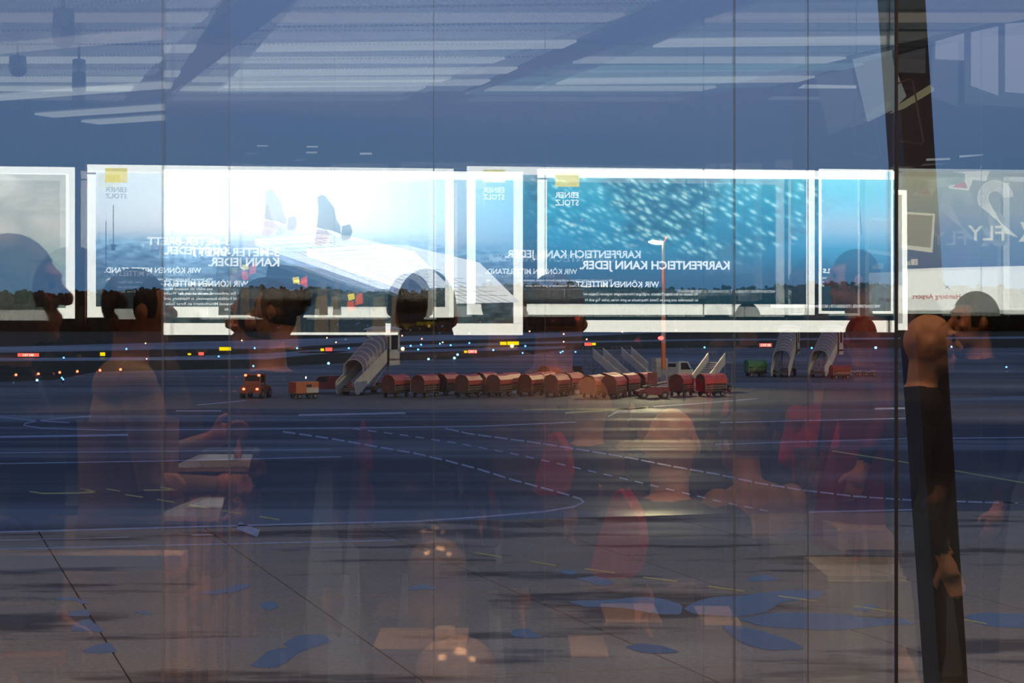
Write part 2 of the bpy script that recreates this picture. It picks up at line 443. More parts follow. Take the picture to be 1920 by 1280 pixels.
# puddles on the near slabs
M_water = bpy.data.materials.new('puddle_water'); M_water.use_nodes = True
pw = M_water.node_tree.nodes['Principled BSDF']; pw.inputs['Base Color'].default_value = (0.03, 0.035, 0.05, 1)
pw.inputs['Roughness'].default_value = 0.03; pw.inputs['IOR'].default_value = 2.3
pn = M_water.node_tree.nodes.new('ShaderNodeTexNoise'); pn.inputs['Scale'].default_value = 3
pb = M_water.node_tree.nodes.new('ShaderNodeBump'); pb.inputs['Strength'].default_value = 0.02
M_water.node_tree.links.new(pn.outputs[0], pb.inputs['Height']); M_water.node_tree.links.new(pb.outputs[0], pw.inputs['Normal'])
PUD = [
    ([(365, 1113), (400, 1106), (440, 1096), (468, 1092), (470, 1099), (440, 1110), (400, 1115)], 'long narrow puddle left of centre on the slabs'),
    ([(486, 1134), (500, 1128), (514, 1128), (524, 1137), (505, 1143), (490, 1141)], 'small round puddle right of the long narrow one'),
    ([(120, 1155), (140, 1144), (160, 1141), (170, 1148), (169, 1155)], 'small puddle at left, topmost of three in a row'),
    ([(132, 1184), (150, 1164), (172, 1161), (188, 1176), (192, 1186)], 'puddle at left, middle of three in a row'),
    ([(152, 1223), (180, 1208), (205, 1204), (218, 1222), (190, 1226)], 'puddle at left, lowest of three in a row'),
    ([(100, 1122), (140, 1118), (168, 1130), (150, 1131), (140, 1125), (112, 1125)], 'thin curved puddle above three small ones at left'),
    ([(468, 1248), (500, 1222), (540, 1212), (530, 1206), (560, 1190), (598, 1186), (622, 1202), (600, 1210), (560, 1222), (520, 1250), (490, 1252)], 'large bent puddle low on the left half'),
    ([(252, 1148), (270, 1145), (288, 1151), (270, 1153)], 'tiny puddle between the left row and the long puddle'),
    ([(762, 1107), (780, 1096), (805, 1097), (818, 1106)], 'small puddle near the middle beside the domed bin'),
    ([(1048, 1072), (1062, 1067), (1085, 1071), (1075, 1076), (1060, 1076)], 'small far puddle right of the yellow dashes'),
    ([(1076, 1084), (1110, 1079), (1140, 1086), (1152, 1096), (1120, 1098)], 'puddle crossed by the yellow dashes'),
    ([(1060, 1128), (1120, 1124), (1180, 1120), (1240, 1122), (1280, 1134), (1278, 1152), (1240, 1151), (1180, 1142), (1100, 1138)], 'large puddle right of centre with bright ripples'),
    ([(955, 1192), (965, 1179), (990, 1179), (1018, 1195), (985, 1197)], 'puddle low in the middle'),
    ([(1398, 1088), (1425, 1079), (1440, 1077), (1468, 1087), (1430, 1090)], 'small puddle right above the yellow dashes'),
    ([(1282, 1140), (1340, 1118), (1420, 1112), (1475, 1106), (1550, 1108), (1530, 1122), (1460, 1130), (1430, 1150), (1380, 1158), (1300, 1152)], 'largest puddle right of centre under the yellow dashes'),
    ([(1380, 1160), (1450, 1148), (1580, 1152), (1700, 1160), (1720, 1172), (1600, 1180), (1500, 1178), (1420, 1172)], 'wide puddle left of the dark post'),
    ([(1350, 1172), (1420, 1180), (1480, 1200), (1510, 1216), (1440, 1220), (1380, 1198)], 'slanting puddle below the largest one'),
    ([(1170, 1212), (1200, 1205), (1240, 1210), (1280, 1222), (1210, 1224)], 'dim puddle low right of the middle'),
    ([(1808, 1154), (1850, 1147), (1935, 1150), (1935, 1180), (1880, 1176), (1830, 1168)], 'puddle right of the dark post'),
    ([(1595, 1142), (1625, 1132), (1652, 1139), (1625, 1145)], 'small puddle just left of the dark post'),
]
def smooth_loop(pts, k=2):
    pts = [(x + random.uniform(-3, 3), y + random.uniform(-1, 1)) for x, y in pts]
    out = []
    for a, b in zip(pts, pts[1:] + pts[:1]): L = math.hypot(b[0] - a[0], b[1] - a[1]); out += [a, ((a[0] + b[0]) / 2 + random.uniform(-.1, .1) * L, (a[1] + b[1]) / 2 + random.uniform(-.04, .04) * L)]
    pts = out
    for _ in range(k):
        out = []
        for a, b in zip(pts, pts[1:] + pts[:1]):
            out += [(a[0] * .75 + b[0] * .25, a[1] * .75 + b[1] * .25), (a[0] * .25 + b[0] * .75, a[1] * .25 + b[1] * .75)]
        pts = out
    return pts
for pts, lb in PUD:
    q = [ground(*p) for p in smooth_loop(pts)]
    cx = sum(p.x for p in q) / len(q); cy = sum(p.y for p in q) / len(q)
    o = face_poly([(p.x - cx, p.y - cy) for p in q], -0.004, 0.003).build('puddle', M_water, label=lb, cat='puddle', group='puddles on the concrete slabs'); o.location = (cx, cy, 0)

# ------------------------------------------------------------------ forest beyond the runway
M_forest = mat('forest_foliage', (0.012, 0.017, 0.008), 0.95, noise=0.4, scale=0.08, spec=0.05)
fo = MB()
for k in range(620):
    x = -380 + 760 * (k + random.random()) / 620; y = 905 + random.random() * 60 + 0.05 * x
    h = 24 + 4 * random.random() + 2 * math.sin(x * 0.03 + 1.0) + 0.006 * x; r = 3.2 + random.random() * 2.5
    fo.ell((x, y, h * 0.62), (r, r, h * 0.42), 9, 7); fo.ell((x + random.uniform(-4, 4), y - 3, h * 0.33), (r * 1.1, r, h * 0.36), 8, 6)
    for _ in range(3): fo.ell((x + random.uniform(-4, 4), y + random.uniform(-3, 0), h * random.uniform(0.93, 1.05)), (random.uniform(0.9, 2.2), 1.5, random.uniform(0.8, 1.8)), 7, 5)
    fo.cyl((x, y, -0.05), (x, y, h * 0.4), 0.5, 0.3, 6)
fo.build('forest', M_forest, label='dark forest edge beyond the runway', cat='forest', kind='stuff')

# ------------------------------------------------------------------ apron vehicles
M_tarp = mat('red_tarpaulin', (0.42, 0.065, 0.055), 0.5, noise=0.15, scale=2)
M_tarpend = mat('dark_red_curtain', (0.07, 0.016, 0.015), 0.7, noise=0.25, scale=3)
M_org = mat('orange_paint', (0.62, 0.16, 0.045), 0.45, scale=2)
M_orgd = mat('dark_orange_paint', (0.22, 0.04, 0.015), 0.5, scale=2)
M_steel = mat('galvanised_steel', (0.24, 0.23, 0.21), 0.5, 0.4, scale=3)
M_black = mat('rubber_black', (0.018, 0.017, 0.017), 0.7)
M_dark = mat('dark_chassis', (0.04, 0.035, 0.032), 0.6)
M_cream = mat('cream_vehicle_paint', (0.62, 0.58, 0.46), 0.45, scale=1)
M_greyp = mat('grey_vehicle_paint', (0.30, 0.31, 0.34), 0.5, scale=1)
M_win = mat('vehicle_glass', (0.02, 0.025, 0.03), 0.08, noise=0)
M_green = mat('green_tarpaulin', (0.06, 0.2, 0.07), 0.55, scale=2)
M_maroon = mat('maroon_paint', (0.16, 0.02, 0.03), 0.4, scale=2)
M_yelp = mat('yellow_paint', (0.6, 0.42, 0.08), 0.5, scale=2)
L_red = light_mat('red_lamp', (1, 0.05, 0.02), 14); L_redhot = light_mat('red_lamp_core', (1, 0.12, 0.05), 10)
L_white = light_mat('white_lamp', (1, 0.95, 0.8), 12)


def wheel_mesh(r, w):
    m = MB(); m.cyl((0, -w / 2, 0), (0, w / 2, 0), r, n=16); m.cyl((0, -w / 2 - 0.01, 0), (0, w / 2 + 0.01, 0), r * 0.5, n=10, mi=1)
    return m.mesh('wheel', [M_black, M_steel])
W_S, W_M, W_L = wheel_mesh(0.22, 0.14), wheel_mesh(0.33, 0.22), wheel_mesh(0.45, 0.28)


def wheels(root, xs_, y, r, me):
    for x in xs_:
        for s_ in (-1, 1): inst('wheel', me, root, (x, s_ * y, r))


def make_cart(tarp, endm, arch=True):
    root = empty('baggage_cart', (0, 0, 0))
    L, W = 2.45, 1.5
    MB().box((0, 0, 0.5), (L, W, 0.12)).box((0, 0, 0.4), (L - 0.3, 0.5, 0.1)).build('chassis', M_dark, root)
    fr = MB()
    for x in (-L / 2 + 0.04, L / 2 - 0.04):
        for y in (-W / 2 + 0.04, W / 2 - 0.04): fr.bar((x, y, 0.55), (x, y, 1.55), 0.06, 0.06)
    for z in (0.75, 0.95): fr.bar((-L / 2, -W / 2 + 0.04, z), (L / 2, -W / 2 + 0.04, z), 0.05, 0.06); fr.bar((-L / 2, W / 2 - 0.04, z), (L / 2, W / 2 - 0.04, z), 0.05, 0.06)
    fr.build('frame', M_steel, root)
    prof = [(-W / 2, 1.2), (-W / 2 - 0.03, 1.55), (-W * 0.32, 1.95), (0, 2.1), (W * 0.32, 1.95), (W / 2 + 0.03, 1.55), (W / 2, 1.2)]
    n = len(prof); m = MB(); th = 0.03
    vs = [(x, y, z) for x in (-L / 2 - 0.05, -L / 6, L / 6, L / 2 + 0.05) for y, z in prof]
    vs = [(x, y, z - (0.04 if abs(x) < L / 3 and z > 1.6 else 0)) for x, y, z in vs]
    vs2 = [(x, y * 0.95, z - th) for x, y, z in vs]; N = len(vs)
    fs = []
    for a in range(3):
        for k in range(n - 1): fs.append((a * n + k, a * n + k + 1, (a + 1) * n + k + 1, (a + 1) * n + k)); fs.append((N + a * n + k, N + (a + 1) * n + k, N + (a + 1) * n + k + 1, N + a * n + k + 1))
    for a in range(3):
        for k in (0, n - 1): fs.append((a * n + k, (a + 1) * n + k, N + (a + 1) * n + k, N + a * n + k))
    for k in range(n - 1): fs.append((k, N + k, N + k + 1, k + 1)); b = 3 * n; fs.append((b + k, b + k + 1, N + b + k + 1, N + b + k))
    m.add(vs + vs2, fs); m.build('tarpaulin_roof', tarp, root)
    for x in (-L / 2 + 0.01, L / 2 - 0.01):
        p2 = [(-W / 2 + 0.02, 0.56), (-W / 2 + 0.02, 1.54), (-W * 0.31, 1.9), (0, 2.04), (W * 0.31, 1.9), (W / 2 - 0.02, 1.54), (W / 2 - 0.02, 0.56)]
        MB().prism(p2, x - 0.015, x + 0.015).build('end_panel', endm, root)
    MB().box((0.25, -W / 2 + 0.12, 1.15), (L * 0.75, 0.03, 0.8)).build('side_curtain', endm, root)
    MB().box((0.1, 0, 0.95), (L * 0.8, W * 0.7, 0.75)).build('inner_lining', M_dark, root)
    wheels(root, (-0.8, 0.8), W / 2 - 0.14, 0.22, W_S)
    t = MB(); t.bar((L / 2, 0.25, 0.42), (L / 2 + 0.55, 0, 0.36), 0.05, 0.05); t.bar((L / 2, -0.25, 0.42), (L / 2 + 0.55, 0, 0.36), 0.05, 0.05)
    t.cyl((L / 2 + 0.55, 0, 0.3), (L / 2 + 0.55, 0, 0.42), 0.07); t.build('tow_bar', M_steel, root)
    return root


protos = {'red': make_cart(M_tarp, M_tarpend), 'orange': None}
CARTS = [  # left x, right x, base y, yaw, label
    (713, 768, 747, 60, 'red covered baggage cart, first of the row, right of the canopy stairs'),
    (768, 824, 747, 60, 'red covered baggage cart, second from the left in the row'),
    (816, 856, 743.5, 64, 'red covered baggage cart, third from the left, half hidden'),
    (855, 900, 747, 62, 'red covered baggage cart, fourth from the left in the row'),
    (889, 930, 741, 62, 'red covered baggage cart, fifth from the left, set slightly back'),
    (913, 958, 746, 64, 'red covered baggage cart, sixth from the left, in the front'),
    (930, 978, 742, 60, 'red covered baggage cart set back left of the middle of the row'),
    (970, 1023, 745, 60, 'large looking red baggage cart in the middle of the row'),
    (1003, 1040, 740, 60, 'red baggage cart peeping out behind the middle of the row'),
    (1022, 1067, 746, 62, 'red baggage cart just right of the middle of the row'),
    (1050, 1095, 742, 60, 'red baggage cart set back, below the small dark tractor'),
    (1093, 1137, 748, 62, 'brownish red baggage cart in front, left of the lamp post group'),
    (1120, 1166, 742, 60, 'red baggage cart set back behind two front carts near the steps'),
    (1133, 1173, 748, 64, 'low red baggage cart standing furthest forward near the flatbed tug'),
    (1158, 1199, 744, 60, 'red baggage cart behind the flatbed tug, on its left'),
    (1190, 1229, 741, 60, 'orange red baggage cart behind the flatbed tug, on its right'),
    (1013, 1048, 723, 62, 'lone red baggage cart far behind the row'),
    (1262, 1299, 745, 60, 'small baggage cart between the lamp post and the open stairs'),
    (1312, 1362, 745, 30, 'dark maroon baggage cart in front of the open stairs'),
]
for i, (xa, xb, yb, yaw, lb) in enumerate(CARTS):
    o = protos['red'] if i == 0 else copy_tree(protos['red'])
    p = ground((xa + xb) / 2, yb - 1.5); o.location = (p.x, p.y + 1.2, 0); o.rotation_euler = (0, 0, R(yaw)); o.scale = (1, 1, 1)
    tag(o, lb, 'baggage cart', 'baggage carts parked in a row')
gc = make_cart(M_green, M_green); p = ground(1419, 706); gc.location = (p.x, p.y + 1, 0); gc.rotation_euler = (0, 0, R(15))
tag(gc, 'green covered baggage cart left of the two canopy stairs', 'baggage cart')
oc = make_cart(M_orgd, M_orgd); p = ground(1575, 709.5); oc.location = (p.x, p.y, 0); oc.rotation_euler = (0, 0, R(12)); oc.scale = (0.92, 0.8, 0.78)
tag(oc, 'small orange covered cart at the foot of the right canopy stairs', 'baggage cart')


def make_stairs():
    root = empty('passenger_stairs', (0, 0, 0))
    W, L0, H = 2.1, 5.3, 3.3
    mb = MB(); mb.box((3.6, 0, 0.55), (6.2, 1.5, 0.25)); mb.box((6.3, 0, 0.75), (1.2, 1.6, 0.4)); mb.build('chassis', M_dark, root)
    wheels(root, (1.0, 6.0), 0.85, 0.4, W_L)
    for k in range(16):
        x = 0.3 + L0 * k / 16; z = 0.3 + (H - 0.3) * (k + 0.5) / 16
        MB().box((x, 0, z), (0.3, W - 0.25, 0.05)).build('step', M_steel, root)
    for s_ in (-1, 1):
        y = s_ * W / 2
        prof = [(-0.2, 0.12), (0.25, 0.1), (L0, H - 0.35), (L0, H + 0.95), (-0.35, 1.35), (-0.45, 0.9)]
        o = MB().prism(prof, y - 0.03, y + 0.03, 'Y').build('side_panel', M_cream, root)
        h = MB(); h.bar((-0.25, y - s_ * 0.08, 1.25), (L0, y - s_ * 0.08, H + 0.9), 0.05, 0.05); h.build('handrail', M_steel, root)
    # arched canopy over the upper flight
    def arc(x, z, r=1.0):
        return [(x, -W / 2 * 1.0, z - 0.2)] + [(x, -W / 2 * math.cos(a), z + 0.55 + 0.85 * math.sin(a)) for a in [math.pi * q / 10 for q in range(11)]] + [(x, W / 2, z - 0.2)]
    n = 13; a0 = arc(1.0, 1.9); a1 = arc(L0 + 0.1, H + 1.15); m = MB()
    inn = lambda a: [(x, y * 0.97, z - 0.03) for x, y, z in a]
    m.add(a0 + a1 + inn(a0) + inn(a1), [(k, k + 1, n + k + 1, n + k) for k in range(n - 1)] + [(2 * n + k, 3 * n + k, 3 * n + k + 1, 2 * n + k + 1) for k in range(n - 1)] + [(k, 2 * n + k, 2 * n + k + 1, k + 1) for k in range(n - 1)], smooth=True)
    m.build('canopy', mat('canopy_plastic', (0.16, 0.15, 0.18), 0.35, noise=0.1, scale=1), root)
    for k in range(8):
        t = k / 7; x = 1.0 + t * (L0 - 0.9); z = 1.9 + t * (H + 1.15 - 1.9); a = arc(x, z + 0.03)
        rb = MB()
        for p0, p1 in zip(a[:-1], a[1:]): rb.bar((p0[0], p0[1] * 1.02, p0[2]), (p1[0], p1[1] * 1.02, p1[2]), 0.1, 0.05)
        rb.build('canopy_rib', mat('canopy_rib_paint', (0.5, 0.48, 0.46), 0.4), root)
    cab = empty('platform_cabin', (0, 0, 0)); cab.parent = root
    x0, x1, zt = L0 + 0.1, L0 + 2.0, H + 2.75
    MB().box(((x0 + x1) / 2, 0, H - 0.1), (x1 - x0, W + 0.5, 0.2)).build('platform_floor', M_greyp, cab)
    for s_ in (-1, 1):
        y = s_ * (W / 2 + 0.22)
        m = MB(); m.box(((x0 + x1) / 2, y, H + 0.1), (x1 - x0, 0.06, 1.5)); m.box((x0 + 0.15, y, H + 1.6), (0.3, 0.06, 1.9)); m.box((x1 - 0.15, y, H + 1.6), (0.3, 0.06, 1.9)); m.box(((x0 + x1) / 2, y, zt - 0.25), (x1 - x0, 0.06, 0.4))
        m.build('cabin_side', M_cream, cab)
        MB().box(((x0 + x1) / 2, y * 0.99, H + 1.5), (x1 - x0 - 0.5, 0.03, 1.4)).build('cabin_window', M_win, cab)
    MB().box((x0, 0, zt - 0.35), (0.06, W + 0.4, 0.6)).build('front_header', M_cream, cab)
    for s_ in (-1, 1): MB().box((x0, s_ * (W / 2 + 0.08), H + 0.9), (0.06, 0.3, 2.8)).build('front_jamb', M_dark, cab)
    MB().prism([(-W / 2 - 0.4, zt), (-W / 2 - 0.4, zt + 0.1), (-W / 4, zt + 0.35), (W / 4, zt + 0.35), (W / 2 + 0.4, zt + 0.1), (W / 2 + 0.4, zt)], x0 - 0.25, x1 + 0.15).build('cabin_roof', M_greyp, cab)
    for x in (3.6, 6.0):
        for s_ in (-1, 1):
            m = MB(); m.bar((x, s_ * 0.75, 0.6), (x, s_ * 0.75, H * min(1, x / L0) - 0.25), 0.12, 0.12); m.build('support_leg', M_steel, root)
    m = MB(); m.bar((3.2, 0.7, 0.7), (6.4, 0.7, H - 0.3), 0.1, 0.1); m.bar((3.2, -0.7, 0.7), (6.4, -0.7, H - 0.3), 0.1, 0.1); m.build('hydraulic_ram', M_greyp, root)
    t = MB(); t.bar((7.0, 0, 0.5), (8.2, 0, 0.35), 0.1, 0.1); t.build('tow_bar', M_dark, root)
    return root


st = make_stairs()
for i, (xi, yi, yaw, lb) in enumerate(((652, 741, 64, 'grey canopied passenger stairs left of the baggage cart row'),
                                       (1463, 707, 70, 'canopied passenger stairs between the green cart and the right pair member'),
                                       (1532, 707, 62, 'canopied passenger stairs at far right with the cream cabin'))):
    o = st if i == 0 else copy_tree(st)
    p = ground(xi, yi); o.location = (p.x, p.y, 0); o.rotation_euler = (0, 0, R(yaw))
    tag(o, lb, 'passenger stairs', 'canopied passenger stairs')


def make_open_stairs(L0=3.9, H=2.9, W=1.9):
    root = empty('boarding_steps', (0, 0, 0))
    MB().box((2.9, 0, 0.45), (4.6, W, 0.14)).build('chassis', M_steel, root)
    wheels(root, (1.1, 4.6), W / 2, 0.33, W_M)
    for k in range(14):
        MB().box((0.15 + L0 * k / 14, 0, 0.22 + (H - 0.2) * (k + 0.5) / 14), (0.27, W - 0.1, 0.1)).build('step', M_cream, root)
    for s_ in (-1, 1):
        y = s_ * W / 2
        MB().prism([(-0.2, 0.15), (0.1, 0.1), (L0, H - 0.2), (L0, H + 0.75), (-0.2, 0.8)], y - 0.025, y + 0.025, 'Y').build('side_panel', mat('pale_stair_panel', (0.42, 0.42, 0.42), 0.4, scale=1), root)
        m = MB(); m.bar((-0.2, y, 0.86), (L0, y, H + 0.85), 0.1, 0.09); m.build('handrail', M_cream, root)
        m = MB(); m.bar((L0, y, H + 0.95), (L0 + 1.5, y, H + 0.95), 0.05, 0.05); m.bar((L0, y, H + 0.45), (L0 + 1.5, y, H + 0.45), 0.04, 0.04)
        for x in (L0, L0 + 0.75, L0 + 1.5): m.bar((x, y, H - 0.1), (x, y, H + 1.0), 0.05, 0.05)
        m.build('platform_railing', M_steel, root)
        for x in (L0 + 0.1, L0 + 1.4): MB().bar((x, y * 0.9, 0.4), (x, y * 0.9, H - 0.1), 0.1, 0.1).build('support_leg', M_steel, root)
    MB().box((L0 + 0.75, 0, H - 0.06), (1.5, W, 0.1)).build('platform', M_steel, root)
    m = MB(); m.bar((L0 + 0.1, 0.6, 0.5), (L0 + 1.4, 0.6, H - 0.2), 0.06, 0.06); m.bar((L0 + 1.4, -0.6, 0.5), (L0 + 0.1, -0.6, H - 0.2), 0.06, 0.06); m.build('brace', M_steel, root)
    return root


os_ = make_open_stairs()
p = ground(1303, 737); os_.location = (p.x, p.y, 0); os_.rotation_euler = (0, 0, R(50))
tag(os_, 'open boarding steps with cream treads right of the lamp post', 'boarding steps')
for xi, yi, yaw, lb in ((1172, 716, 138, 'open boarding steps behind the cart row, left one of the back pair'), (1224, 712, 138, 'open boarding steps behind the cart row, right one of the back pair')):
    o = copy_tree(os_); p = ground(xi, yi); o.location = (p.x, p.y, 0); o.rotation_euler = (0, 0, R(yaw)); tag(o, lb, 'boarding steps', 'boarding steps behind the carts')

# red tug seen from behind with lit tail lamps
t = empty('tow_tractor', ground(474, 747) + Vector((0, 1.5, 0)), R(82), label='red tow tractor seen from behind with four lit red lamps', cat='tow tractor')
m = MB(); m.prism([(-1.5, 0.45), (-1.5, 1.15), (-0.5, 1.2), (0.1, 1.2), (0.3, 1.15), (1.5, 1.0), (1.55, 0.45)], -0.95, 0.95, 'Y'); m.build('body', M_orgd, t)
m = MB(); m.box((-0.25, 0, 2.12), (1.5, 1.6, 0.12)); [m.bar((x, y, 1.15), (x, y, 2.1), 0.1, 0.1) for x in (-0.95, 0.4) for y in (-0.72, 0.72)]; m.box((-0.9, 0, 1.35), (0.1, 1.5, 0.4)); m.build('cab', M_orgd, t)
MB().box((-0.9, 0, 1.75), (0.04, 1.35, 0.6)).build('rear_window', M_win, t)
MB().box((0.42, 0, 1.7), (0.04, 1.35, 0.7)).build('windscreen', M_win, t)
wheels(t, (-1.0, 1.05), 0.88, 0.4, W_L)
for y in (-0.62, 0.62):
    MB().ell((-1.02, y, 2.06), (0.06, 0.13, 0.1)).build('roof_lamp', L_redhot, t)
    MB().ell((-1.53, y, 0.85), (0.05, 0.14, 0.1)).build('tail_lamp', L_redhot, t)
MB().box((-1.6, 0, 0.55), (0.2, 0.3, 0.2)).build('tow_hitch', M_dark, t)

# orange ground power unit
t = empty('power_unit', ground(566, 748) + Vector((0, 1.2, 0)), R(38), label='orange box shaped ground power unit left of the canopy stairs', cat='power unit')
m = MB(); m.box((0, 0, 1.0), (2.3, 1.3, 1.0)); m.build('housing', M_org, t)
MB().box((-1.16, 0, 1.0), (0.06, 1.25, 0.96)).build('end_panel', M_orgd, t)
MB().box((0.5, -0.67, 0.75), (1.2, 0.06, 0.45)).build('service_panel', M_cream, t)
MB().box((0.15, -0.68, 1.15), (0.5, 0.05, 0.22)).build('grille', M_dark, t)
MB().box((0, 0, 0.42), (2.3, 1.1, 0.14)).build('chassis', M_dark, t)
wheels(t, (-0.8, 0.8), 0.6, 0.22, W_S)
MB().bar((1.15, 0, 0.4), (1.8, 0, 0.3), 0.06, 0.06).build('tow_bar', M_dark, t)

# maroon van behind
t = empty('service_van', ground(603, 742) + Vector((0, 5.5, 0)), R(8), label='dark maroon service van behind the canopy stairs with a lit headlamp', cat='van')
MB().prism([(-2.2, 0.4), (-2.2, 0.95), (-1.5, 1.05), (-1.0, 1.65), (2.1, 1.7), (2.2, 0.4)], -0.85, 0.85, 'Y').build('body', M_maroon, t)
MB().prism([(-1.42, 1.08), (-0.98, 1.58), (-0.2, 1.6), (-0.2, 1.08)], -0.87, 0.87, 'Y').build('window', M_win, t)
wheels(t, (-1.4, 1.4), 0.8, 0.33, W_M)
MB().ell((-2.22, -0.5, 1.5), (0.06, 0.13, 0.1)).build('headlamp', L_white, t)
m = MB(); m.ell((1.9, 0, 1.78), (0.1, 0.1, 0.08)); m.build('roof_lamp', L_redhot, t)
MB().box((-2.23, 0, 0.55), (0.08, 1.6, 0.2)).build('bumper', M_dark, t)

# flatbed tug / belt loader in front of the lamp post
t = empty('belt_loader', ground(1226, 747) + Vector((0, 1.0, 0)), R(8), label='low dark red belt loader in front of the lamp post', cat='belt loader')
MB().prism([(-1.45, 0.3), (-1.5, 0.6), (-1.2, 0.8), (-0.7, 0.85), (-0.4, 1.0), (1.3, 1.0), (1.4, 0.3)], -0.7, 0.7, 'Y').build('body', M_maroon, t)
MB().prism([(-0.9, 0.95), (1.35, 1.35), (1.35, 1.47), (-0.9, 1.07)], -0.45, 0.45, 'Y').build('conveyor', M_dark, t)
MB().box((-1.3, 0, 0.62), (0.35, 1.2, 0.12)).build('bonnet', M_greyp, t)
MB().box((-0.1, -0.3, 1.75), (0.9, 0.05, 1.1)).build('notice_board', M_maroon, t)
MB().bar((-0.6, -0.6, 0.9), (-0.6, -0.6, 2.1), 0.06, 0.06).build('pole', M_dark, t)
wheels(t, (-0.95, 0.95), 0.62, 0.3, W_M)

# small dark tractor far behind
t = empty('tow_tractor', ground(1074, 716), R(5), label='small dark tow tractor far behind the middle of the cart row', cat='tow tractor')
MB().prism([(-1.1, 0.4), (-1.2, 1.1), (-0.3, 1.2), (0.2, 1.25), (1.1, 1.2), (1.2, 0.4)], -0.7, 0.7, 'Y').build('body', M_dark, t)
MB().box((0.5, 0, 1.5), (1.0, 1.2, 0.6)).build('cab', M_black, t)
wheels(t, (-0.8, 0.8), 0.65, 0.33, W_M)

# white minibus
t = empty('minibus', ground(1275, 711), R(168), label='white and grey minibus behind the carts, left of the open steps', cat='minibus')
MB().prism([(-1.5, 0.4), (-1.6, 1.0), (-1.3, 1.25), (-0.9, 2.1), (0.1, 2.15), (0.1, 0.4)], -0.95, 0.95, 'Y').build('cab', M_cream, t)
MB().box((1.4, 0, 1.25), (2.6, 1.9, 1.65)).build('body', M_greyp, t)
MB().box((1.3, 0.96, 1.7), (1.8, 0.03, 0.4)).build('window', M_win, t)
MB().prism([(-1.33, 1.2), (-0.92, 2.0), (-0.2, 2.0), (-0.2, 1.2)], -0.97, 0.97, 'Y').build('cab_window', M_win, t)
MB().box((1.6, 0.96, 1.15), (0.7, 0.04, 0.25)).build('red_stripe', M_org, t)
wheels(t, (-0.9, 2.0), 0.88, 0.33, W_M)
# grey box container by the post
t = empty('equipment_container', ground(1234, 724), R(10), label='grey equipment container just left of the lamp post', cat='container')
MB().box((0, 0, 1.7), (1.7, 1.5, 2.6)).build('box', M_greyp, t); MB().box((0, 0, 0.35), (1.8, 1.6, 0.1)).build('base', M_cream, t); wheels(t, (-0.6, 0.6), 0.6, 0.22, W_S)
for z in (1.0, 1.5, 2.0, 2.5): MB().box((0, -0.77, z), (1.6, 0.04, 0.1)).build('slat', M_steel, t)

# low empty dollies at the right
for xi, lb in ((1602, 'low empty flat dolly right of the orange cart'), (1629, 'low empty flat dolly, last at the right end')):
    t = empty('flat_dolly', ground(xi, 704.5), R(6), label=lb, cat='dolly', group='empty flat dollies')
    MB().box((0, 0, 0.55), (1.35, 1.1, 0.1)).build('deck', M_steel, t)
    m = MB(); [m.bar((x, y, 0.6), (x, y, 0.75), 0.06, 0.06) for x in (-0.6, 0.6) for y in (-0.5, 0.5)]; m.build('stake', M_cream, t)
    wheels(t, (-0.5, 0.5), 0.45, 0.22, W_S)
    MB().bar((0.68, 0, 0.5), (1.0, 0, 0.45), 0.05, 0.05).build('tow_bar', M_dark, t)

# banded lamp post
YP = 7 * F / (726 - HY)
base = ground(1244, 726)
lp = empty('lamp_post', base, 0, label='tall red and white banded lamp post with a lit lamp head', cat='lamp post')
zz = lambda yi: CZ + (HY - yi) / F * YP
bands = [(726, 692, M_greyp), (692, 643, M_org), (643, 618, M_greyp), (618, 592, M_org), (592, 545, M_greyp), (545, 497, M_org), (497, 452, M_cream)]
for y0, y1, mm in bands:
    r = 0.24 if y0 > 600 else 0.16
    MB().cyl((0, 0, max(0, zz(y0))), (0, 0, zz(y1)), r, r * 0.95, 14).build('pole_band', mm, lp)
MB().box((0, 0, 0.2), (0.9, 0.9, 0.4)).build('foot', M_greyp, lp)
MB().bar((0, 0, zz(453)), (-1.3, -0.1, zz(450)), 0.1, 0.1).build('arm', M_cream, lp)
m = MB(); m.ell((-0.85, -0.1, zz(455)), (0.75, 0.3, 0.16), rot=Matrix.Rotation(R(8), 3, 'Y')); m.build('lamp_head', light_mat('apron_lamp', (1, 0.86, 0.6), 30), lp)
m = MB(); m.ell((-0.3, -0.25, zz(633.5)), (0.3, 0.2, 0.2)); m.build('obstruction_lamp', light_mat('obstruction_red', (1, 0.06, 0.05), 9), lp)
m = MB(); m.ell((0.28, 0, zz(445.5)), (0.1, 0.1, 0.1)); m.cyl((0.1, 0, zz(452)), (0.28, 0, zz(446)), 0.03); m.build('top_lamp', L_red, lp)
spot('lamp_post_light', base + Vector((-0.9, -0.6, zz(458))), base + Vector((-2, -14, 0)), 15000, (1, 0.82, 0.42), 120, 0.8, 0.25)

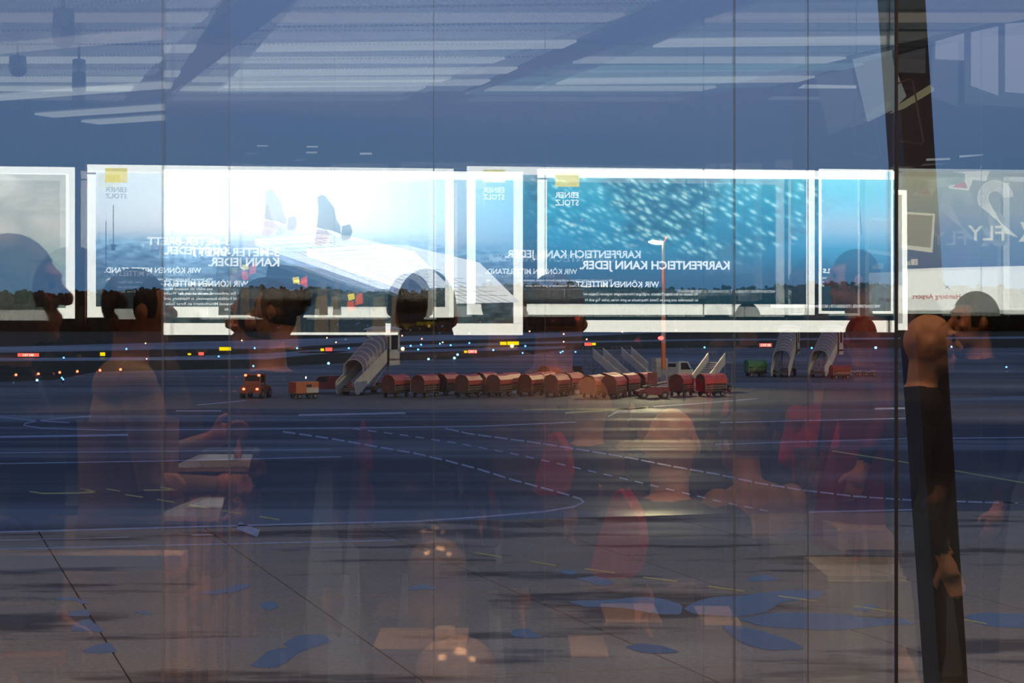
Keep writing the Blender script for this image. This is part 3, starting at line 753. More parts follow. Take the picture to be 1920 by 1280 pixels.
# ------------------------------------------------------------------ airfield lights and signs
L_blue = light_mat('blue_edge_lamp', (0.06, 0.3, 1.0), 11); L_cyan = light_mat('cyan_edge_lamp', (0.15, 0.65, 1.0), 11)
L_amb = light_mat('amber_lamp', (1, 0.5, 0.22), 7); L_ambb = light_mat('bright_amber_lamp', (1, 0.62, 0.15), 16)
LIGHTS = {}
def edge_light(xi, yi, rpx, m, name, lb, group, h=0.45):
    """A lamp on a short stem; its glowing cap shows at (xi, yi)."""
    Y = (CZ - h) * F / max(yi - HY, 4.0)
    p = at(xi, yi, Y); r = rpx * Y / F  # cap radius oversized so the shape includes the lamp's bloom
    key = (m.name, round(rpx, 1), int(Y / 60))
    if key not in LIGHTS:
        a = MB().ell((0, 0, 0), r, 8, 6).mesh('lamp_cap', [m]); b = MB().cyl((0, 0, -r * 0.8 - h), (0, 0, -r * 0.7), 0.05 + r * 0.15, n=6).mesh('stem', [M_dark]); LIGHTS[key] = (a, b)
    a, b = LIGHTS[key]
    t = empty(name, (p.x, p.y, 0), 0, label=lb, cat='airfield light', group=group)
    inst('lamp_cap', a, t, (0, 0, p.z)); s = inst('stem', b, t, (0, 0, p.z)); s.scale = (1, 1, 1)
    return t
BL = [(119.5, 670.5), (237, 654), (410, 668), (475, 686), (477.5, 652.5), (557, 652.5), (654, 652.5), (770, 648), (784, 655), (789.5, 646), (825, 644), (845, 647), (880, 643), (925, 656), (1051, 660.5), (1055, 658.5),
      (985, 648.5), (980, 661.5), (116, 708), (118.5, 711), (1522, 652), (1321, 651), (1887, 688), (1784, 650), (1079, 659.5)]
CY = [(69.5, 712.5), (616, 681), (803.5, 673), (852, 671), (858, 664.5), (1642, 651.5)]
ORD = ['leftmost', 'second from the left', 'third from the left', 'fourth from the left', 'fifth from the left', 'sixth from the left', 'seventh from the left', 'eighth from the left', 'ninth from the left', 'tenth from the left',
       'eleventh from the left', 'twelfth from the left', 'thirteenth from the left', 'twelfth from the right', 'eleventh from the right', 'tenth from the right', 'ninth from the right', 'eighth from the right', 'seventh from the right', 'sixth from the right', 'fifth from the right', 'fourth from the right', 'third from the right', 'second from the right', 'rightmost']
def nth(k, n): return ORD[k] if k <= n // 2 and k < 12 else ORD[25 - (n - k)]
for k, (x, y) in enumerate(sorted(BL)): edge_light(x, y, 1.7, L_blue, 'taxiway_light', 'small blue taxiway edge lamp, ' + nth(k, 25), 'blue taxiway edge lamps')
for k, (x, y) in enumerate(sorted(CY)): edge_light(x, y, 2.3, L_cyan, 'taxiway_light', 'larger cyan glowing taxiway edge lamp, ' + nth(k, 6), 'cyan taxiway edge lamps')
for k, (x, y) in enumerate(sorted(((273, 643.5), (453.5, 638), (613, 633), (830, 641.5), (791, 635), (880, 624.5), (754, 629), (1057, 626), (993, 621), (1095, 618.5), (1268, 619), (1357, 616), (1167, 622), (1057, 640.5), (1100, 636), (630, 641.5), (275, 672.5)))):
    edge_light(x, y, 1.3, L_amb, 'runway_light', 'tiny amber runway lamp, ' + nth(k, 17), 'amber runway lamps')
for x, y, lb in ((755, 653.5, 'bright amber guard lamp right of the left canopy stairs'), (960, 648, 'bright amber guard lamp below the yellow sign')):
    edge_light(x, y, 3.2, L_ambb, 'guard_light', lb, 'bright amber guard lamps')
for k, (x, y) in enumerate(((30, 702.5), (72, 700.5), (112, 698), (145, 696), (187.5, 694), (226, 692.5))):
    edge_light(x, y, 2.4, L_redhot, 'stop_bar_light', 'red stop bar lamp at left, %s of six' % nth(k, 6), 'red stop bar lamps')
for x, y, lb in ((1887, 601.5, 'bright white beacon at the far right horizon'), (1320, 595.5, 'white landing lamp low over the forest')):
    pass

L_sgnY = light_mat('lit_yellow_sign', (1, 0.75, 0.0), 1.7); L_sgnR = light_mat('lit_red_sign', (1, 0.13, 0.09), 1.9)
L_txt = light_mat('lit_sign_text', (1, 0.72, 0.6), 2.6)
M_ink = mat('sign_ink', (0.02, 0.02, 0.02), 0.6, noise=0)


def text(body, name, parent, m, size, loc, rot_m, bold=0.0, align='LEFT', ext=0.0, sx=1.0):
    c = bpy.data.curves.new(name, 'FONT'); c.body = body; c.size = size; c.offset = bold * size; c.extrude = ext; c.align_x = align
    c.resolution_u = 2; c.materials.append(m)
    o = bpy.data.objects.new(name, c); col.objects.link(o)
    M4 = rot_m.to_4x4(); M4.translation = loc
    o.matrix_world = M4 @ Matrix.Diagonal((sx, 1, 1, 1))
    if parent is not None: o.parent = parent; o.matrix_parent_inverse = parent_inv(parent)
    return o


def parent_inv(p):
    m = Matrix.Translation(p.location) @ p.rotation_euler.to_matrix().to_4x4()
    return m.inverted()


def sign(x0, x1, y0, y1, m, txt, lb, name='taxiway_sign', group='lit airfield signs', ym=None):
    yb = max(y1 + 2.0, 606)
    Y = CZ * F / (yb + 1 - HY); c = at((x0 + x1) / 2, (y0 + y1) / 2, Y); w = (x1 - x0) / F * Y; h = (y1 - y0) / F * Y
    t = empty(name, (c.x, c.y, 0), 0, label=lb, cat='sign', group=group)
    MB().box((0, 0.25, c.z), (w + 0.2, 0.4, h + 0.2)).build('housing', M_dark, t)
    MB().box((0, 0.03, c.z), (w, 0.06, h)).build('lit_face', m, t)
    for s_ in (-1, 1): MB().bar((s_ * w * 0.35, 0.25, 0), (s_ * w * 0.35, 0.25, c.z - h / 2), 0.12, 0.12).build('leg', M_dark, t)
    if txt: text(txt, 'lettering', t, L_txt if m is L_sgnR else M_ink, h * 0.85, Vector((c.x, c.y - 0.03, c.z - h * 0.3)), Matrix.Rotation(R(90), 3, 'X'), 0.03, 'CENTER')
    return t
sign(33, 73, 662, 668.5, L_sgnR, 'CAT II/III', 'wide red lit sign at far left', name='holding_sign')
sign(187.5, 197, 660.5, 667, L_sgnY, '', 'small square yellow lit sign right of the far left red one')
sign(411, 433, 650.5, 657, L_sgnY, '', 'yellow lit sign above the red tow tractor')
sign(372, 382, 660, 666, L_sgnR, '', 'small red lit sign left of the yellow one above the tractor', name='holding_sign')
sign(352, 358, 662, 665.5, L_sgnY, '', 'tiny yellow lit sign left of the small red one')
sign(610, 623, 651.5, 658, L_sgnR, '', 'red lit sign left of the left canopy stairs', name='holding_sign')
sign(601, 607.5, 653, 658, L_sgnY, '', 'small yellow lit sign joined left of a red one')
sign(877, 894.5, 655.5, 662, L_sgnR, 'CAT II', 'red lit sign above the middle of the cart row', name='holding_sign')
sign(870, 876, 657, 661.5, L_sgnY, '', 'tiny yellow lit sign left of the middle red sign')
sign(937.5, 949.5, 640.5, 646.5, L_sgnY, '', 'yellow lit sign, shorter half of the pair above the row')
sign(951, 973, 640, 646.5, L_sgnY, '', 'yellow lit sign, longer half of the pair above the row')
sign(1096, 1109, 642, 648, L_sgnR, '', 'red lit sign left of the lamp post', name='holding_sign')
sign(1109.5, 1117, 642.5, 647, L_sgnY, '', 'small yellow lit sign right of a red one near the lamp post')
sign(1424, 1447, 643.5, 650, L_sgnR, 'CAT I/II', 'red lit sign left of the two right canopy stairs', name='holding_sign')

# ------------------------------------------------------------------ facade glass
G_B = glass_mat('screen_glass', 0.105, (0.995, 1, 0.998)); G_A = glass_mat('facade_glass', 0.13, (0.995, 1, 0.998)); G_C = glass_mat('outer_glass', 0.045)
def clear_seal(name, c, a):
    m = bpy.data.materials.new(name); m.use_nodes = True; nt = m.node_tree; p = nt.nodes['Principled BSDF']; p.inputs['Base Color'].default_value = c + (1,); p.inputs['Roughness'].default_value = 0.4
    t = nt.nodes.new('ShaderNodeBsdfTransparent'); mx = nt.nodes.new('ShaderNodeMixShader'); mx.inputs[0].default_value = a
    nt.links.new(t.outputs[0], mx.inputs[1]); nt.links.new(p.outputs[0], mx.inputs[2]); nt.links.new(mx.outputs[0], nt.nodes['Material Output'].inputs[0]); return m
M_gask = clear_seal('clear_silicone_seal', (0.2, 0.24, 0.28), 0.16); M_gask2 = clear_seal('grey_silicone_seal', (0.2, 0.2, 0.18), 0.4)


def pane(name, xa, xb, q, dist, m, yaw=0.0, hinge=None):
    """A glass pane covering image columns xa..xb; plane through (0, dist) with normal (q0, 1, q1)."""
    n = Vector((q[0], 1, q[1])); n.normalize()
    def on(xi, z):     # point of the plane along column xi at height z (relative to the eye)
        t = (xi - 960) / F; Y = (n.y * dist - n.z * z) / (n.x * t + n.y); return Vector((t * Y, Y, z + CZ))
    z0, z1 = -1.55, 1.15
    c = [on(xa, z0), on(xb, z0), on(xb, z1), on(xa, z1)]
    # straighten: keep x edges of the mid height
    if yaw:
        h = c[hinge if hinge is not None else 0]; h = Vector((h.x, h.y, 0)); rm = Matrix.Rotation(yaw, 3, 'Z')
        c = [rm @ (p - h) + h for p in c]; n = rm @ n
    th = n * 0.004
    mb = MB(); mb.add([p + n * 0 for p in c] + [p + th for p in c], [(0, 1, 2, 3), (4, 7, 6, 5), (0, 4, 5, 1), (1, 5, 6, 2), (2, 6, 7, 3), (3, 7, 4, 0)])
    return mb.build(name, m, kind='structure')


def seam(xi, dist, w, m, z0=-1.55, z1=1.15):
    """Slim sealed joint between two panes."""
    return MB().box(((xi - 960) / F * dist, dist, CZ + (z0 + z1) / 2), (w, 0.008, z1 - z0)).build('glass_joint', m, kind='structure')

QB = (0.02943, -0.0070); QC = (-0.00803, -0.00074)
pane('window_1', 306, 429.5, QB, 1.4907, G_B)
pane('window_2', 430.5, 1021.5, QB, 1.4907, G_B)
pane('window_3', 1022.5, 1679, QB, 1.4907, G_B)
pane('window_4', -60, 304.5, QB, 1.4907, G_B, R(-9), 1)
pane('window_5', 1682, 2000, QB, 1.4907, G_B, R(9), 0)
for i, (a, b) in enumerate(((-420, 304.6), (305.4, 812.6), (813.4, 1376), (1378, 1840), (1841, 2400))):
    pane('window_%d' % (6 + i), a, b, (0, 0), PA, G_A)
for i, (a, b) in enumerate(((-420, 960), (961, 2400))):
    pane('window_%d' % (11 + i), a, b, QC, 2.474, G_C)
for xi, d, w in ((305, 1.485, 0.0006), (430, 1.475, 0.0005), (1022, 1.48, 0.0004), (1680.5, 1.465, 0.0016)): seam(xi, d, w, M_gask if xi < 1600 else M_black)
for xi, d, w in ((813, PA - 0.006, 0.0007), (1377, PA - 0.006, 0.0022), (1515, PA - 0.006, 0.0006)): seam(xi, d, w, M_gask2)

# leaning steel post outside the glass
M_post = mat('bronze_brown_steel', (0.022, 0.014, 0.009), 0.5, noise=0.3, scale=5, spec=0.3)
YC = 3.4
ps = empty('facade_post', at(1755, 1280, YC) * 1.0, 0, label='dark brown leaning steel facade post at the right', cat='post')
def pt(xi, yi): return at(xi, yi, YC)
mb = MB(); topx = lambda y: (1648 + 87 * y / 1280, 1735 + 80 * y / 1280)
ya, yb = -320, 2100
(a0, a1), (b0, b1) = topx(ya), topx(yb)
sh = 27
q = [pt(a0 + sh, ya), pt(a1, ya), pt(b1, yb), pt(b0 + sh, yb)]
off = Vector(ps.location); dv = Vector((0, 0.14, 0))
mb.add([p - off for p in q] + [p + dv - off for p in q], [(0, 1, 2, 3), (4, 7, 6, 5), (0, 4, 5, 1), (1, 5, 6, 2), (2, 6, 7, 3), (3, 7, 4, 0)])
mb.build('shaft', M_post, ps)
for yy in (150, 820):
    c0, c1 = topx(yy); m = MB(); c = pt((c0 + c1) / 2, yy) - off; m.box(c + Vector((0, -0.004, 0)), (0.03, 0.012, 0.05)); m.build('bracket', M_post, ps)

# ------------------------------------------------------------------ hall shell
M_wall = mat('dark_hall_wall', (0.10, 0.07, 0.065), 0.9, noise=0.1, spec=0.1)
M_floor = mat('hall_floor_stone', (0.07, 0.048, 0.034), 0.6, noise=0.12, scale=1.2)
M_ceil = mat('ceiling_void', (0.02, 0.02, 0.02), 0.95, noise=0.1, spec=0.05)
XL, XR, YF, YN = -9.5, 10.5, -12.9, 2.45
face_poly([(XL, YF), (XR, YF), (XR, YN), (XL, YN)], FLOOR - 0.3, FLOOR).build('floor', M_floor, kind='structure')
face_poly([(XL, YF), (XR, YF), (XR, YN), (XL, YN)], FLOOR + 4.6, FLOOR + 4.8).build('ceiling', M_ceil, kind='structure')
c = wall(960, 600); m = MB(); m.box((0, 0, 0), (22, 0.2, 4.8)); o = m.build('wall_back', M_wall, kind='structure')
o.location = (c.x - WN.x * 0.2, c.y - WN.y * 0.2, FLOOR + 2.3); o.rotation_euler = (0, 0, math.atan2(WT.y, WT.x) + math.pi)
MB().box((XL - 0.1, (YF + YN) / 2, FLOOR + 2.3), (0.2, YN - YF, 5.0)).build('wall_left', M_wall, kind='structure')
MB().box((XR + 0.1, (YF + YN) / 2, FLOOR + 2.3), (0.2, YN - YF, 5.0)).build('wall_right', M_wall, kind='structure')
# facade frame around the glazing, outside the view
m = MB(); m.box((-5.3, 2.35, FLOOR + 2.3), (8.2, 0.3, 4.8)); m.build('wall_front', M_wall, kind='structure')
m = MB(); m.box((6.0, 2.35, FLOOR + 2.3), (9.0, 0.3, 4.8)); m.build('wall_front', M_wall, kind='structure')
m = MB(); m.box((0.15, 2.35, FLOOR + 3.7), (2.7, 0.3, 1.8)); m.build('trim_1', M_wall, kind='structure')

# ceiling: dark beams running obliquely, bays of ribbed slats between them
bdir = Vector(((-75 - 960) / F, 1, (600 - 480) / F))     # direction of the beams in the mirrored view
def ceil_v(xi_at_edge, D, edge_y=178, De=15.2):
    """Point on the ceiling line that starts at image column xi_at_edge on the ceiling's far edge, at mirrored distance D."""
    p = Vector(((xi_at_edge - 960) / F * De, De, (HY - edge_y) / F * De)) + bdir * (D - De)
    return Vector((p.x, 2 * PA - p.y, p.z + CZ))
def rib_mat():
    m = bpy.data.materials.new('ribbed_ceiling_panel'); m.use_nodes = True; nt = m.node_tree; p = nt.nodes['Principled BSDF']
    g = nt.nodes.new('ShaderNodeNewGeometry'); mp = nt.nodes.new('ShaderNodeMapping'); mp.inputs['Rotation'].default_value = (0, 0, R(-21)); w = nt.nodes.new('ShaderNodeTexWave'); w.inputs['Scale'].default_value = 9
    nt.links.new(g.outputs['Position'], mp.inputs[0]); nt.links.new(mp.outputs[0], w.inputs[0])
    c = ramp(nt, w.outputs['Fac'], [(0.3, (0.10, 0.11, 0.12)), (0.6, (0.75, 0.78, 0.78))]); nt.links.new(c, p.inputs['Base Color']); p.inputs['Roughness'].default_value = 0.5
    return m
M_rib = rib_mat()
L_tube = light_mat('ceiling_tube', (0.95, 0.98, 0.88), 0.8); L_tube2 = light_mat('ceiling_tube_warm', (1, 0.85, 0.72), 0.42); L_tube3 = light_mat('ceiling_tube_teal', (0.55, 1, 0.9), 0.34)
BAYS = [(-900, 232, 'left'), (322, 748, 'second'), (872, 1262, 'third')]
for bi, (xa, xb, nm) in enumerate(BAYS):
    cp = empty('ceiling_panel_bay', ceil_v((xa + xb) / 2, 15.2), 0, label='ribbed ceiling bay, %s from the left, with lit strips' % nm, cat='ceiling panel', group='ribbed ceiling bays')
    off = Vector(cp.location)
    rows = [(15.2, 14.5, 0), (14.4, 13.75, 1), (13.65, 13.1, 0), (13.05, 12.5, 0), (12.4, 11.6, 1), (11.5, 10.9, 0), (10.8, 10.2, 0), (10.1, 9.2, 0), (9.1, 8.0, 0)]
    for D0, D1, _ in rows:
        q = [ceil_v(xa, D0), ceil_v(xb, D0), ceil_v(xb, D1), ceil_v(xa, D1)]
        up = Vector((0, 0, 0.03))
        MB().add([p - off for p in q] + [p + up - off for p in q], [(0, 1, 2, 3), (4, 7, 6, 5), (0, 4, 5, 1), (1, 5, 6, 2), (2, 6, 7, 3), (3, 7, 4, 0)]).build('slat', M_rib if bi < 2 else mat('plain_ceiling_panel', (0.32, 0.42, 0.42), 0.5, noise=0.08), cp)
    for D0, mm in ((14.45, L_tube), (12.35, L_tube), (10.15, L_tube2), (13.7, L_tube3 if bi == 2 else L_tube)):
        q = [ceil_v(xa, D0 + 0.18), ceil_v(xb, D0 + 0.18), ceil_v(xb, D0 - 0.12), ceil_v(xa, D0 - 0.12)]
        dn = Vector((0, 0, -0.025))
        MB().add([p + dn - off for p in q] + [p + dn * 0.3 - off for p in q], [(0, 1, 2, 3), (4, 7, 6, 5), (0, 4, 5, 1), (1, 5, 6, 2), (2, 6, 7, 3), (3, 7, 4, 0)]).build('light_strip', mm, cp)

# ------------------------------------------------------------------ light boxes on the back wall
WR = Matrix((WT, Vector((0, 0, 1)), WN)).transposed()      # columns: reading direction, up, outwards
L_frame = light_mat('backlit_frame', (1.0, 0.99, 0.88), 4.0)


def wquad(x0, x1, y0, y1, lift, m, name, parent, th=0.01, uv=False):
    """A flat plate on the wall covering the photo's columns x0..x1 and rows y0..y1 (as mirrored by the facade glass)."""
    off = Vector(parent.location)
    q = [wall(x1, y1), wall(x0, y1), wall(x0, y0), wall(x1, y0)]        # reading direction: from x1 to x0
    q[2].z = q[3].z = (q[2].z + q[3].z) / 2; q[0].z = q[1].z = (q[0].z + q[1].z) / 2
    mb = MB(); mb.add([p + WN * lift - off for p in q] + [p + WN * (lift - th) - off for p in q], [(0, 1, 2, 3), (4, 7, 6, 5), (0, 4, 5, 1), (1, 5, 6, 2), (2, 6, 7, 3), (3, 7, 4, 0)])
    o = mb.build(name, m, parent)
    if uv:
        me = o.data; l = me.uv_layers.new(name='UVMap'); W = (q[1] - q[0]).length; H = q[2].z - q[1].z
        for lp_ in me.loops:
            v = Vector(me.vertices[lp_.vertex_index].co) + off
            l.data[lp_.index].uv = ((v - q[0]).dot(WT) / W, (v.z - q[0].z) / H)
    return o


def wpoly(pts, lift, m, name, parent, th=0.004):
    off = Vector(parent.location); q = [wall(*p) for p in pts]; n = len(q)
    return MB().add([p + WN * lift - off for p in q] + [p + WN * (lift - th) - off for p in q],
                    [tuple(range(n)), tuple(range(n, 2 * n))[::-1]] + [(k, (k + 1) % n, n + (k + 1) % n, n + k) for k in range(n)]).build(name, m, parent)


def wtext(body, xr, yb, capx, m, parent, width=None, bold=0.02, lift=0.07):
    """Lettering that starts (reads from) column xr with baseline row yb and cap height capx pixels; width = pixels it should span."""
    p = wall(xr, yb, lift); D = 15.78; size = capx / F * D / 0.69
    o = text(body, 'lettering', parent, m, size, p, WR, bold)
    if width:
        bpy.context.view_layer.update(); w = o.dimensions.x
        if w > 0:
            k = (width / F * D) / w
            M4 = WR.to_4x4(); M4.translation = p; o.matrix_world = M4 @ Matrix.Diagonal((k, 1, 1, 1))
    return o


def lightbox(x0, x1, y0, y1, lb, art, bord=16, frame=None):
    r = empty('light_box', wall((x0 + x1) / 2, y1), 0, label=lb, cat='light box', group='backlit advertising boxes on the hall wall')
    wquad(x0, x1, y0, y1, 0.02, M_black, 'housing', r, 0.1)
    fm = frame or L_frame
    wquad(x0, x1, y0, y0 + bord * 0.9, 0.05, fm, 'frame_bar', r, 0.03); wquad(x0, x1, y1 - bord * 1.25, y1, 0.05, fm, 'frame_bar', r, 0.03)
    wquad(x0, x0 + bord, y0 + bord * 0.9, y1 - bord * 1.25, 0.05, fm, 'frame_bar', r, 0.03); wquad(x1 - bord, x1, y0 + bord * 0.9, y1 - bord * 1.25, 0.05, fm, 'frame_bar', r, 0.03)
    wquad(x0 + bord, x1 - bord, y0 + bord * 0.9, y1 - bord * 1.25, 0.045, art, 'poster', r, 0.02, uv=True)
    return r

S = 4.4
def art_grey(nt, uv, u, v):
    n = nt.nodes.new('ShaderNodeTexNoise'); n.inputs['Scale'].default_value = 3.5; n.inputs['Detail'].default_value = 9; n.inputs['Distortion'].default_value = 1.4; nt.links.new(uv, n.inputs['Vector'])
    a = ramp(nt, n.outputs['Fac'], [(0.3, (0.32, 0.33, 0.26)), (0.55, (0.52, 0.50, 0.42)), (0.75, (0.72, 0.7, 0.6))])
    b = ramp(nt, v, [(0.0, (0.35, 0.5, 0.5)), (0.3, (0.55, 0.7, 0.6)), (0.6, (0.9, 0.85, 0.75)), (1.0, (1, 1, 0.95))])
    return mixc(nt, 1.0, a, b, 'MULTIPLY')
def art_diver(nt, uv, u, v):
    n = nt.nodes.new('ShaderNodeTexNoise'); n.inputs['Scale'].default_value = 26; n.inputs['Detail'].default_value = 8; nt.links.new(uv, n.inputs['Vector'])
    sky = ramp(nt, v, [(0.0, (0.045, 0.07, 0.075)), (0.22, (0.06, 0.10, 0.13)), (0.42, (0.12, 0.22, 0.34)), (0.5, (0.22, 0.38, 0.52)), (0.58, (0.62, 0.66, 0.7)), (0.66, (0.75, 0.78, 0.8)), (0.8, (0.8, 0.86, 0.88)), (1.0, (0.8, 0.9, 0.92))])
    side = ramp(nt, u, [(0.0, (0.42, 0.6, 0.75)), (0.3, (0.7, 0.85, 0.92)), (0.5, (1, 1, 1)), (1.0, (0.75, 0.78, 0.78))])
    city = ramp(nt, n.outputs['Fac'], [(0.35, (0.5, 0.5, 0.55)), (0.65, (1.5, 1.45, 1.35))])
    fac = ramp(nt, v, [(0.0, (1, 1, 1)), (0.46, (1, 1, 1)), (0.54, (0, 0, 0))])
    a = mixc(nt, 1.0, sky, side, 'MULTIPLY'); c = mixc(nt, 1.0, sky, city, 'MULTIPLY')
    return mixc(nt, fac, a, c)
def art_fish(nt, uv, u, v):
    mp = nt.nodes.new('ShaderNodeMapping'); mp.inputs['Rotation'].default_value = (0, 0, R(-32)); mp.inputs['Scale'].default_value = (57, 24, 1); nt.links.new(uv, mp.inputs[0])
    mp2 = nt.nodes.new('ShaderNodeMapping'); mp2.inputs['Scale'].default_value = (0.5, 1.05, 1); nt.links.new(mp.outputs[0], mp2.inputs[0])
    nz = nt.nodes.new('ShaderNodeTexNoise'); nz.inputs['Scale'].default_value = 2.2; nt.links.new(uv, nz.inputs['Vector'])
    ad = mixc(nt, 0.12, mp2.outputs[0], nz.outputs['Color'], 'ADD')
    vo = nt.nodes.new('ShaderNodeTexVoronoi'); vo.inputs['Scale'].default_value = 1.0; nt.links.new(ad, vo.inputs['Vector'])
    fish = ramp(nt, vo.outputs['Distance'], [(0.0, (0.95, 1.0, 0.9)), (0.18, (0.5, 0.85, 0.76)), (0.36, (0.05, 0.27, 0.31)), (0.62, (0.0, 0.08, 0.12))])
    water = ramp(nt, v, [(0.0, (0.012, 0.045, 0.065)), (0.26, (0.02, 0.06, 0.10)), (0.34, (0.015, 0.1, 0.17)), (0.6, (0.01, 0.28, 0.46)), (0.85, (0.02, 0.46, 0.62)), (1.0, (0.1, 0.6, 0.68))])
    # shoal: an ellipse around the middle, u runs from the right of the mirrored view to its left
    su = nt.nodes.new('ShaderNodeMath'); su.operation = 'SUBTRACT'; nt.links.new(u, su.inputs[0]); su.inputs[1].default_value = 0.54
    a = nt.nodes.new('ShaderNodeMath'); a.operation = 'DIVIDE'; nt.links.new(su.outputs[0], a.inputs[0]); a.inputs[1].default_value = 0.34
    sv = nt.nodes.new('ShaderNodeMath'); sv.operation = 'SUBTRACT'; nt.links.new(v, sv.inputs[0]); sv.inputs[1].default_value = 0.86
    b = nt.nodes.new('ShaderNodeMath'); b.operation = 'DIVIDE'; nt.links.new(sv.outputs[0], b.inputs[0]); b.inputs[1].default_value = 0.5
    a2 = nt.nodes.new('ShaderNodeMath'); a2.operation = 'MULTIPLY'; nt.links.new(a.outputs[0], a2.inputs[0]); nt.links.new(a.outputs[0], a2.inputs[1])
    b2 = nt.nodes.new('ShaderNodeMath'); b2.operation = 'MULTIPLY_ADD'; nt.links.new(b.outputs[0], b2.inputs[0]); nt.links.new(b.outputs[0], b2.inputs[1]); nt.links.new(a2.outputs[0], b2.inputs[2])
    n3 = nt.nodes.new('ShaderNodeTexNoise'); n3.inputs['Scale'].default_value = 9; nt.links.new(uv, n3.inputs['Vector'])
    c = nt.nodes.new('ShaderNodeMath'); c.operation = 'MULTIPLY_ADD'; nt.links.new(n3.outputs['Fac'], c.inputs[0]); c.inputs[1].default_value = 0.9; nt.links.new(b2.outputs[0], c.inputs[2])
    fac = ramp(nt, c.outputs[0], [(0.0, (1, 1, 1)), (0.9, (1, 1, 1)), (1.25, (0, 0, 0))])
    r = nt.nodes.new('ShaderNodeMapRange'); nt.links.new(c.outputs[0], r.inputs['Value']); r.inputs['From Min'].default_value = 1.35; r.inputs['From Max'].default_value = 1.0
    return mixc(nt, r.outputs[0], water, fish)
def art_pale(nt, uv, u, v):
    return ramp(nt, v, [(0.0, (0.02, 0.04, 0.05)), (0.28, (0.03, 0.08, 0.12)), (0.45, (0.06, 0.24, 0.38)), (0.56, (0.3, 0.42, 0.52)), (0.62, (0.42, 0.47, 0.52)), (0.72, (0.32, 0.52, 0.62)), (0.88, (0.2, 0.5, 0.62)), (1.0, (0.25, 0.6, 0.7))])
def art_fly(nt, uv, u, v):
    n = nt.nodes.new('ShaderNodeTexNoise'); n.inputs['Scale'].default_value = 4; nt.links.new(uv, n.inputs['Vector'])
    a = ramp(nt, v, [(0.0, (0.6, 0.62, 0.56)), (0.29, (0.62, 0.63, 0.58)), (0.3, (0.14, 0.2, 0.3)), (0.5, (0.18, 0.25, 0.34)), (0.7, (0.33, 0.36, 0.34)), (0.84, (0.38, 0.4, 0.33)), (1.0, (0.45, 0.45, 0.3))])
    return mixc(nt, 0.25, a, n.outputs['Color'], 'SOFT_LIGHT')

P_logo = light_mat('print_yellow', (0.95, 0.78, 0.05), 3.2); P_white = light_mat('print_white', (0.95, 1.0, 1.0), 3.6); P_grey = light_mat('print_grey', (0.42, 0.5, 0.55), 3.0)
P_dark = light_mat('print_dark', (0.05, 0.09, 0.13), 1.6); P_red = light_mat('print_red', (0.9, 0.1, 0.05), 2.4); P_board = light_mat('print_board', (0.9, 0.95, 0.97), 3.4)
P_boards = light_mat('print_board_side', (0.45, 0.52, 0.75), 2.2); P_black = light_mat('print_black', (0.01, 0.015, 0.02), 0.5); P_skin = light_mat('print_skin', (0.75, 0.42, 0.35), 2.0); P_stone = light_mat('print_stone', (0.24, 0.2, 0.15), 1.3)
P_haired = light_mat('print_airport_red', (0.75, 0.08, 0.06), 2.0); P_line = light_mat('print_board_line', (0.35, 0.45, 0.45), 2.0); P_cream = light_mat('print_cream', (0.72, 0.7, 0.55), 3.0)
P_teal = light_mat('print_teal', (0.3, 0.8, 0.8), 2.2)

b0 = lightbox(-240, 141, 312, 597, 'backlit box with a grey green abstract print, leftmost in the reflection', poster_mat('poster_grey', art_grey, 4.0))
b1 = lightbox(165, 850, 313, 595, 'backlit box with a diver on a white board above a hazy city', poster_mat('poster_diver', art_diver, S))
b2 = lightbox(875, 1525, 316, 590, 'backlit box with a shoal of fish in turquoise water', poster_mat('poster_fish', art_fish, S * 0.54))
b3 = lightbox(1534, 1672, 318, 588, 'narrow backlit box with a pale sky, between fish and airport boxes', poster_mat('poster_pale', art_pale, S * 0.75), 4)
b4 = lightbox(1684, 1947, 318, 588, 'backlit airport box with striped figures and pinned pictures', poster_mat('poster_fly', art_fly, S * 0.6), 6, light_mat('dim_frame', (0.8, 0.85, 0.75), 1.5))
b5 = lightbox(1954, 2300, 320, 586, 'backlit box with a pale print, rightmost in the reflection', poster_mat('poster_fly_pale', art_fly, S * 0.6), 10)

# box 1: diving board, diver, rescue crew, towers, text
def wl_(a, b, w, m, par, lift=0.066, nm='board_line'):
    dx, dy = b[0] - a[0], b[1] - a[1]; L = math.hypot(dx, dy); nx, ny = -dy / L * w, dx / L * w
    return wpoly([(a[0] + nx, a[1] + ny), (b[0] + nx, b[1] + ny), (b[0] - nx, b[1] - ny), (a[0] - nx, a[1] - ny)], lift, m, nm, par, 0.003)
# the board in facade coordinates (the inner screen shows it again further right and lower)
BX = lambda x, y: ((x - 46) / 1.1, (y + 28) / 1.11 - 4)
brd = [BX(572, 473), BX(700, 464), BX(760, 466), BX(900, 500), BX(975, 575), BX(830, 578), BX(574, 488)]
wpoly(brd, 0.056, P_board, 'printed_diving_board', b1)
wpoly([BX(574, 488), BX(830, 578), BX(815, 584), BX(560, 495), BX(545, 480), BX(572, 478)], 0.057, P_boards, 'printed_board_edge', b1)
for k in range(13):
    t = k / 13; a = BX(590 + 330 * t * 1.0, 474 + 4 * t + 50 * t * t); bb = BX(700 + 215 * t, 466 + 20 * t + 60 * t * t)
    wl_((brd[0][0] + (brd[5][0] - brd[0][0]) * t, brd[0][1] + (brd[5][1] - 8 - brd[0][1]) * t), (brd[1][0] + (brd[4][0] - brd[1][0]) * t, brd[1][1] + (brd[4][1] - 4 - brd[1][1]) * t), 0.35, P_line, b1)
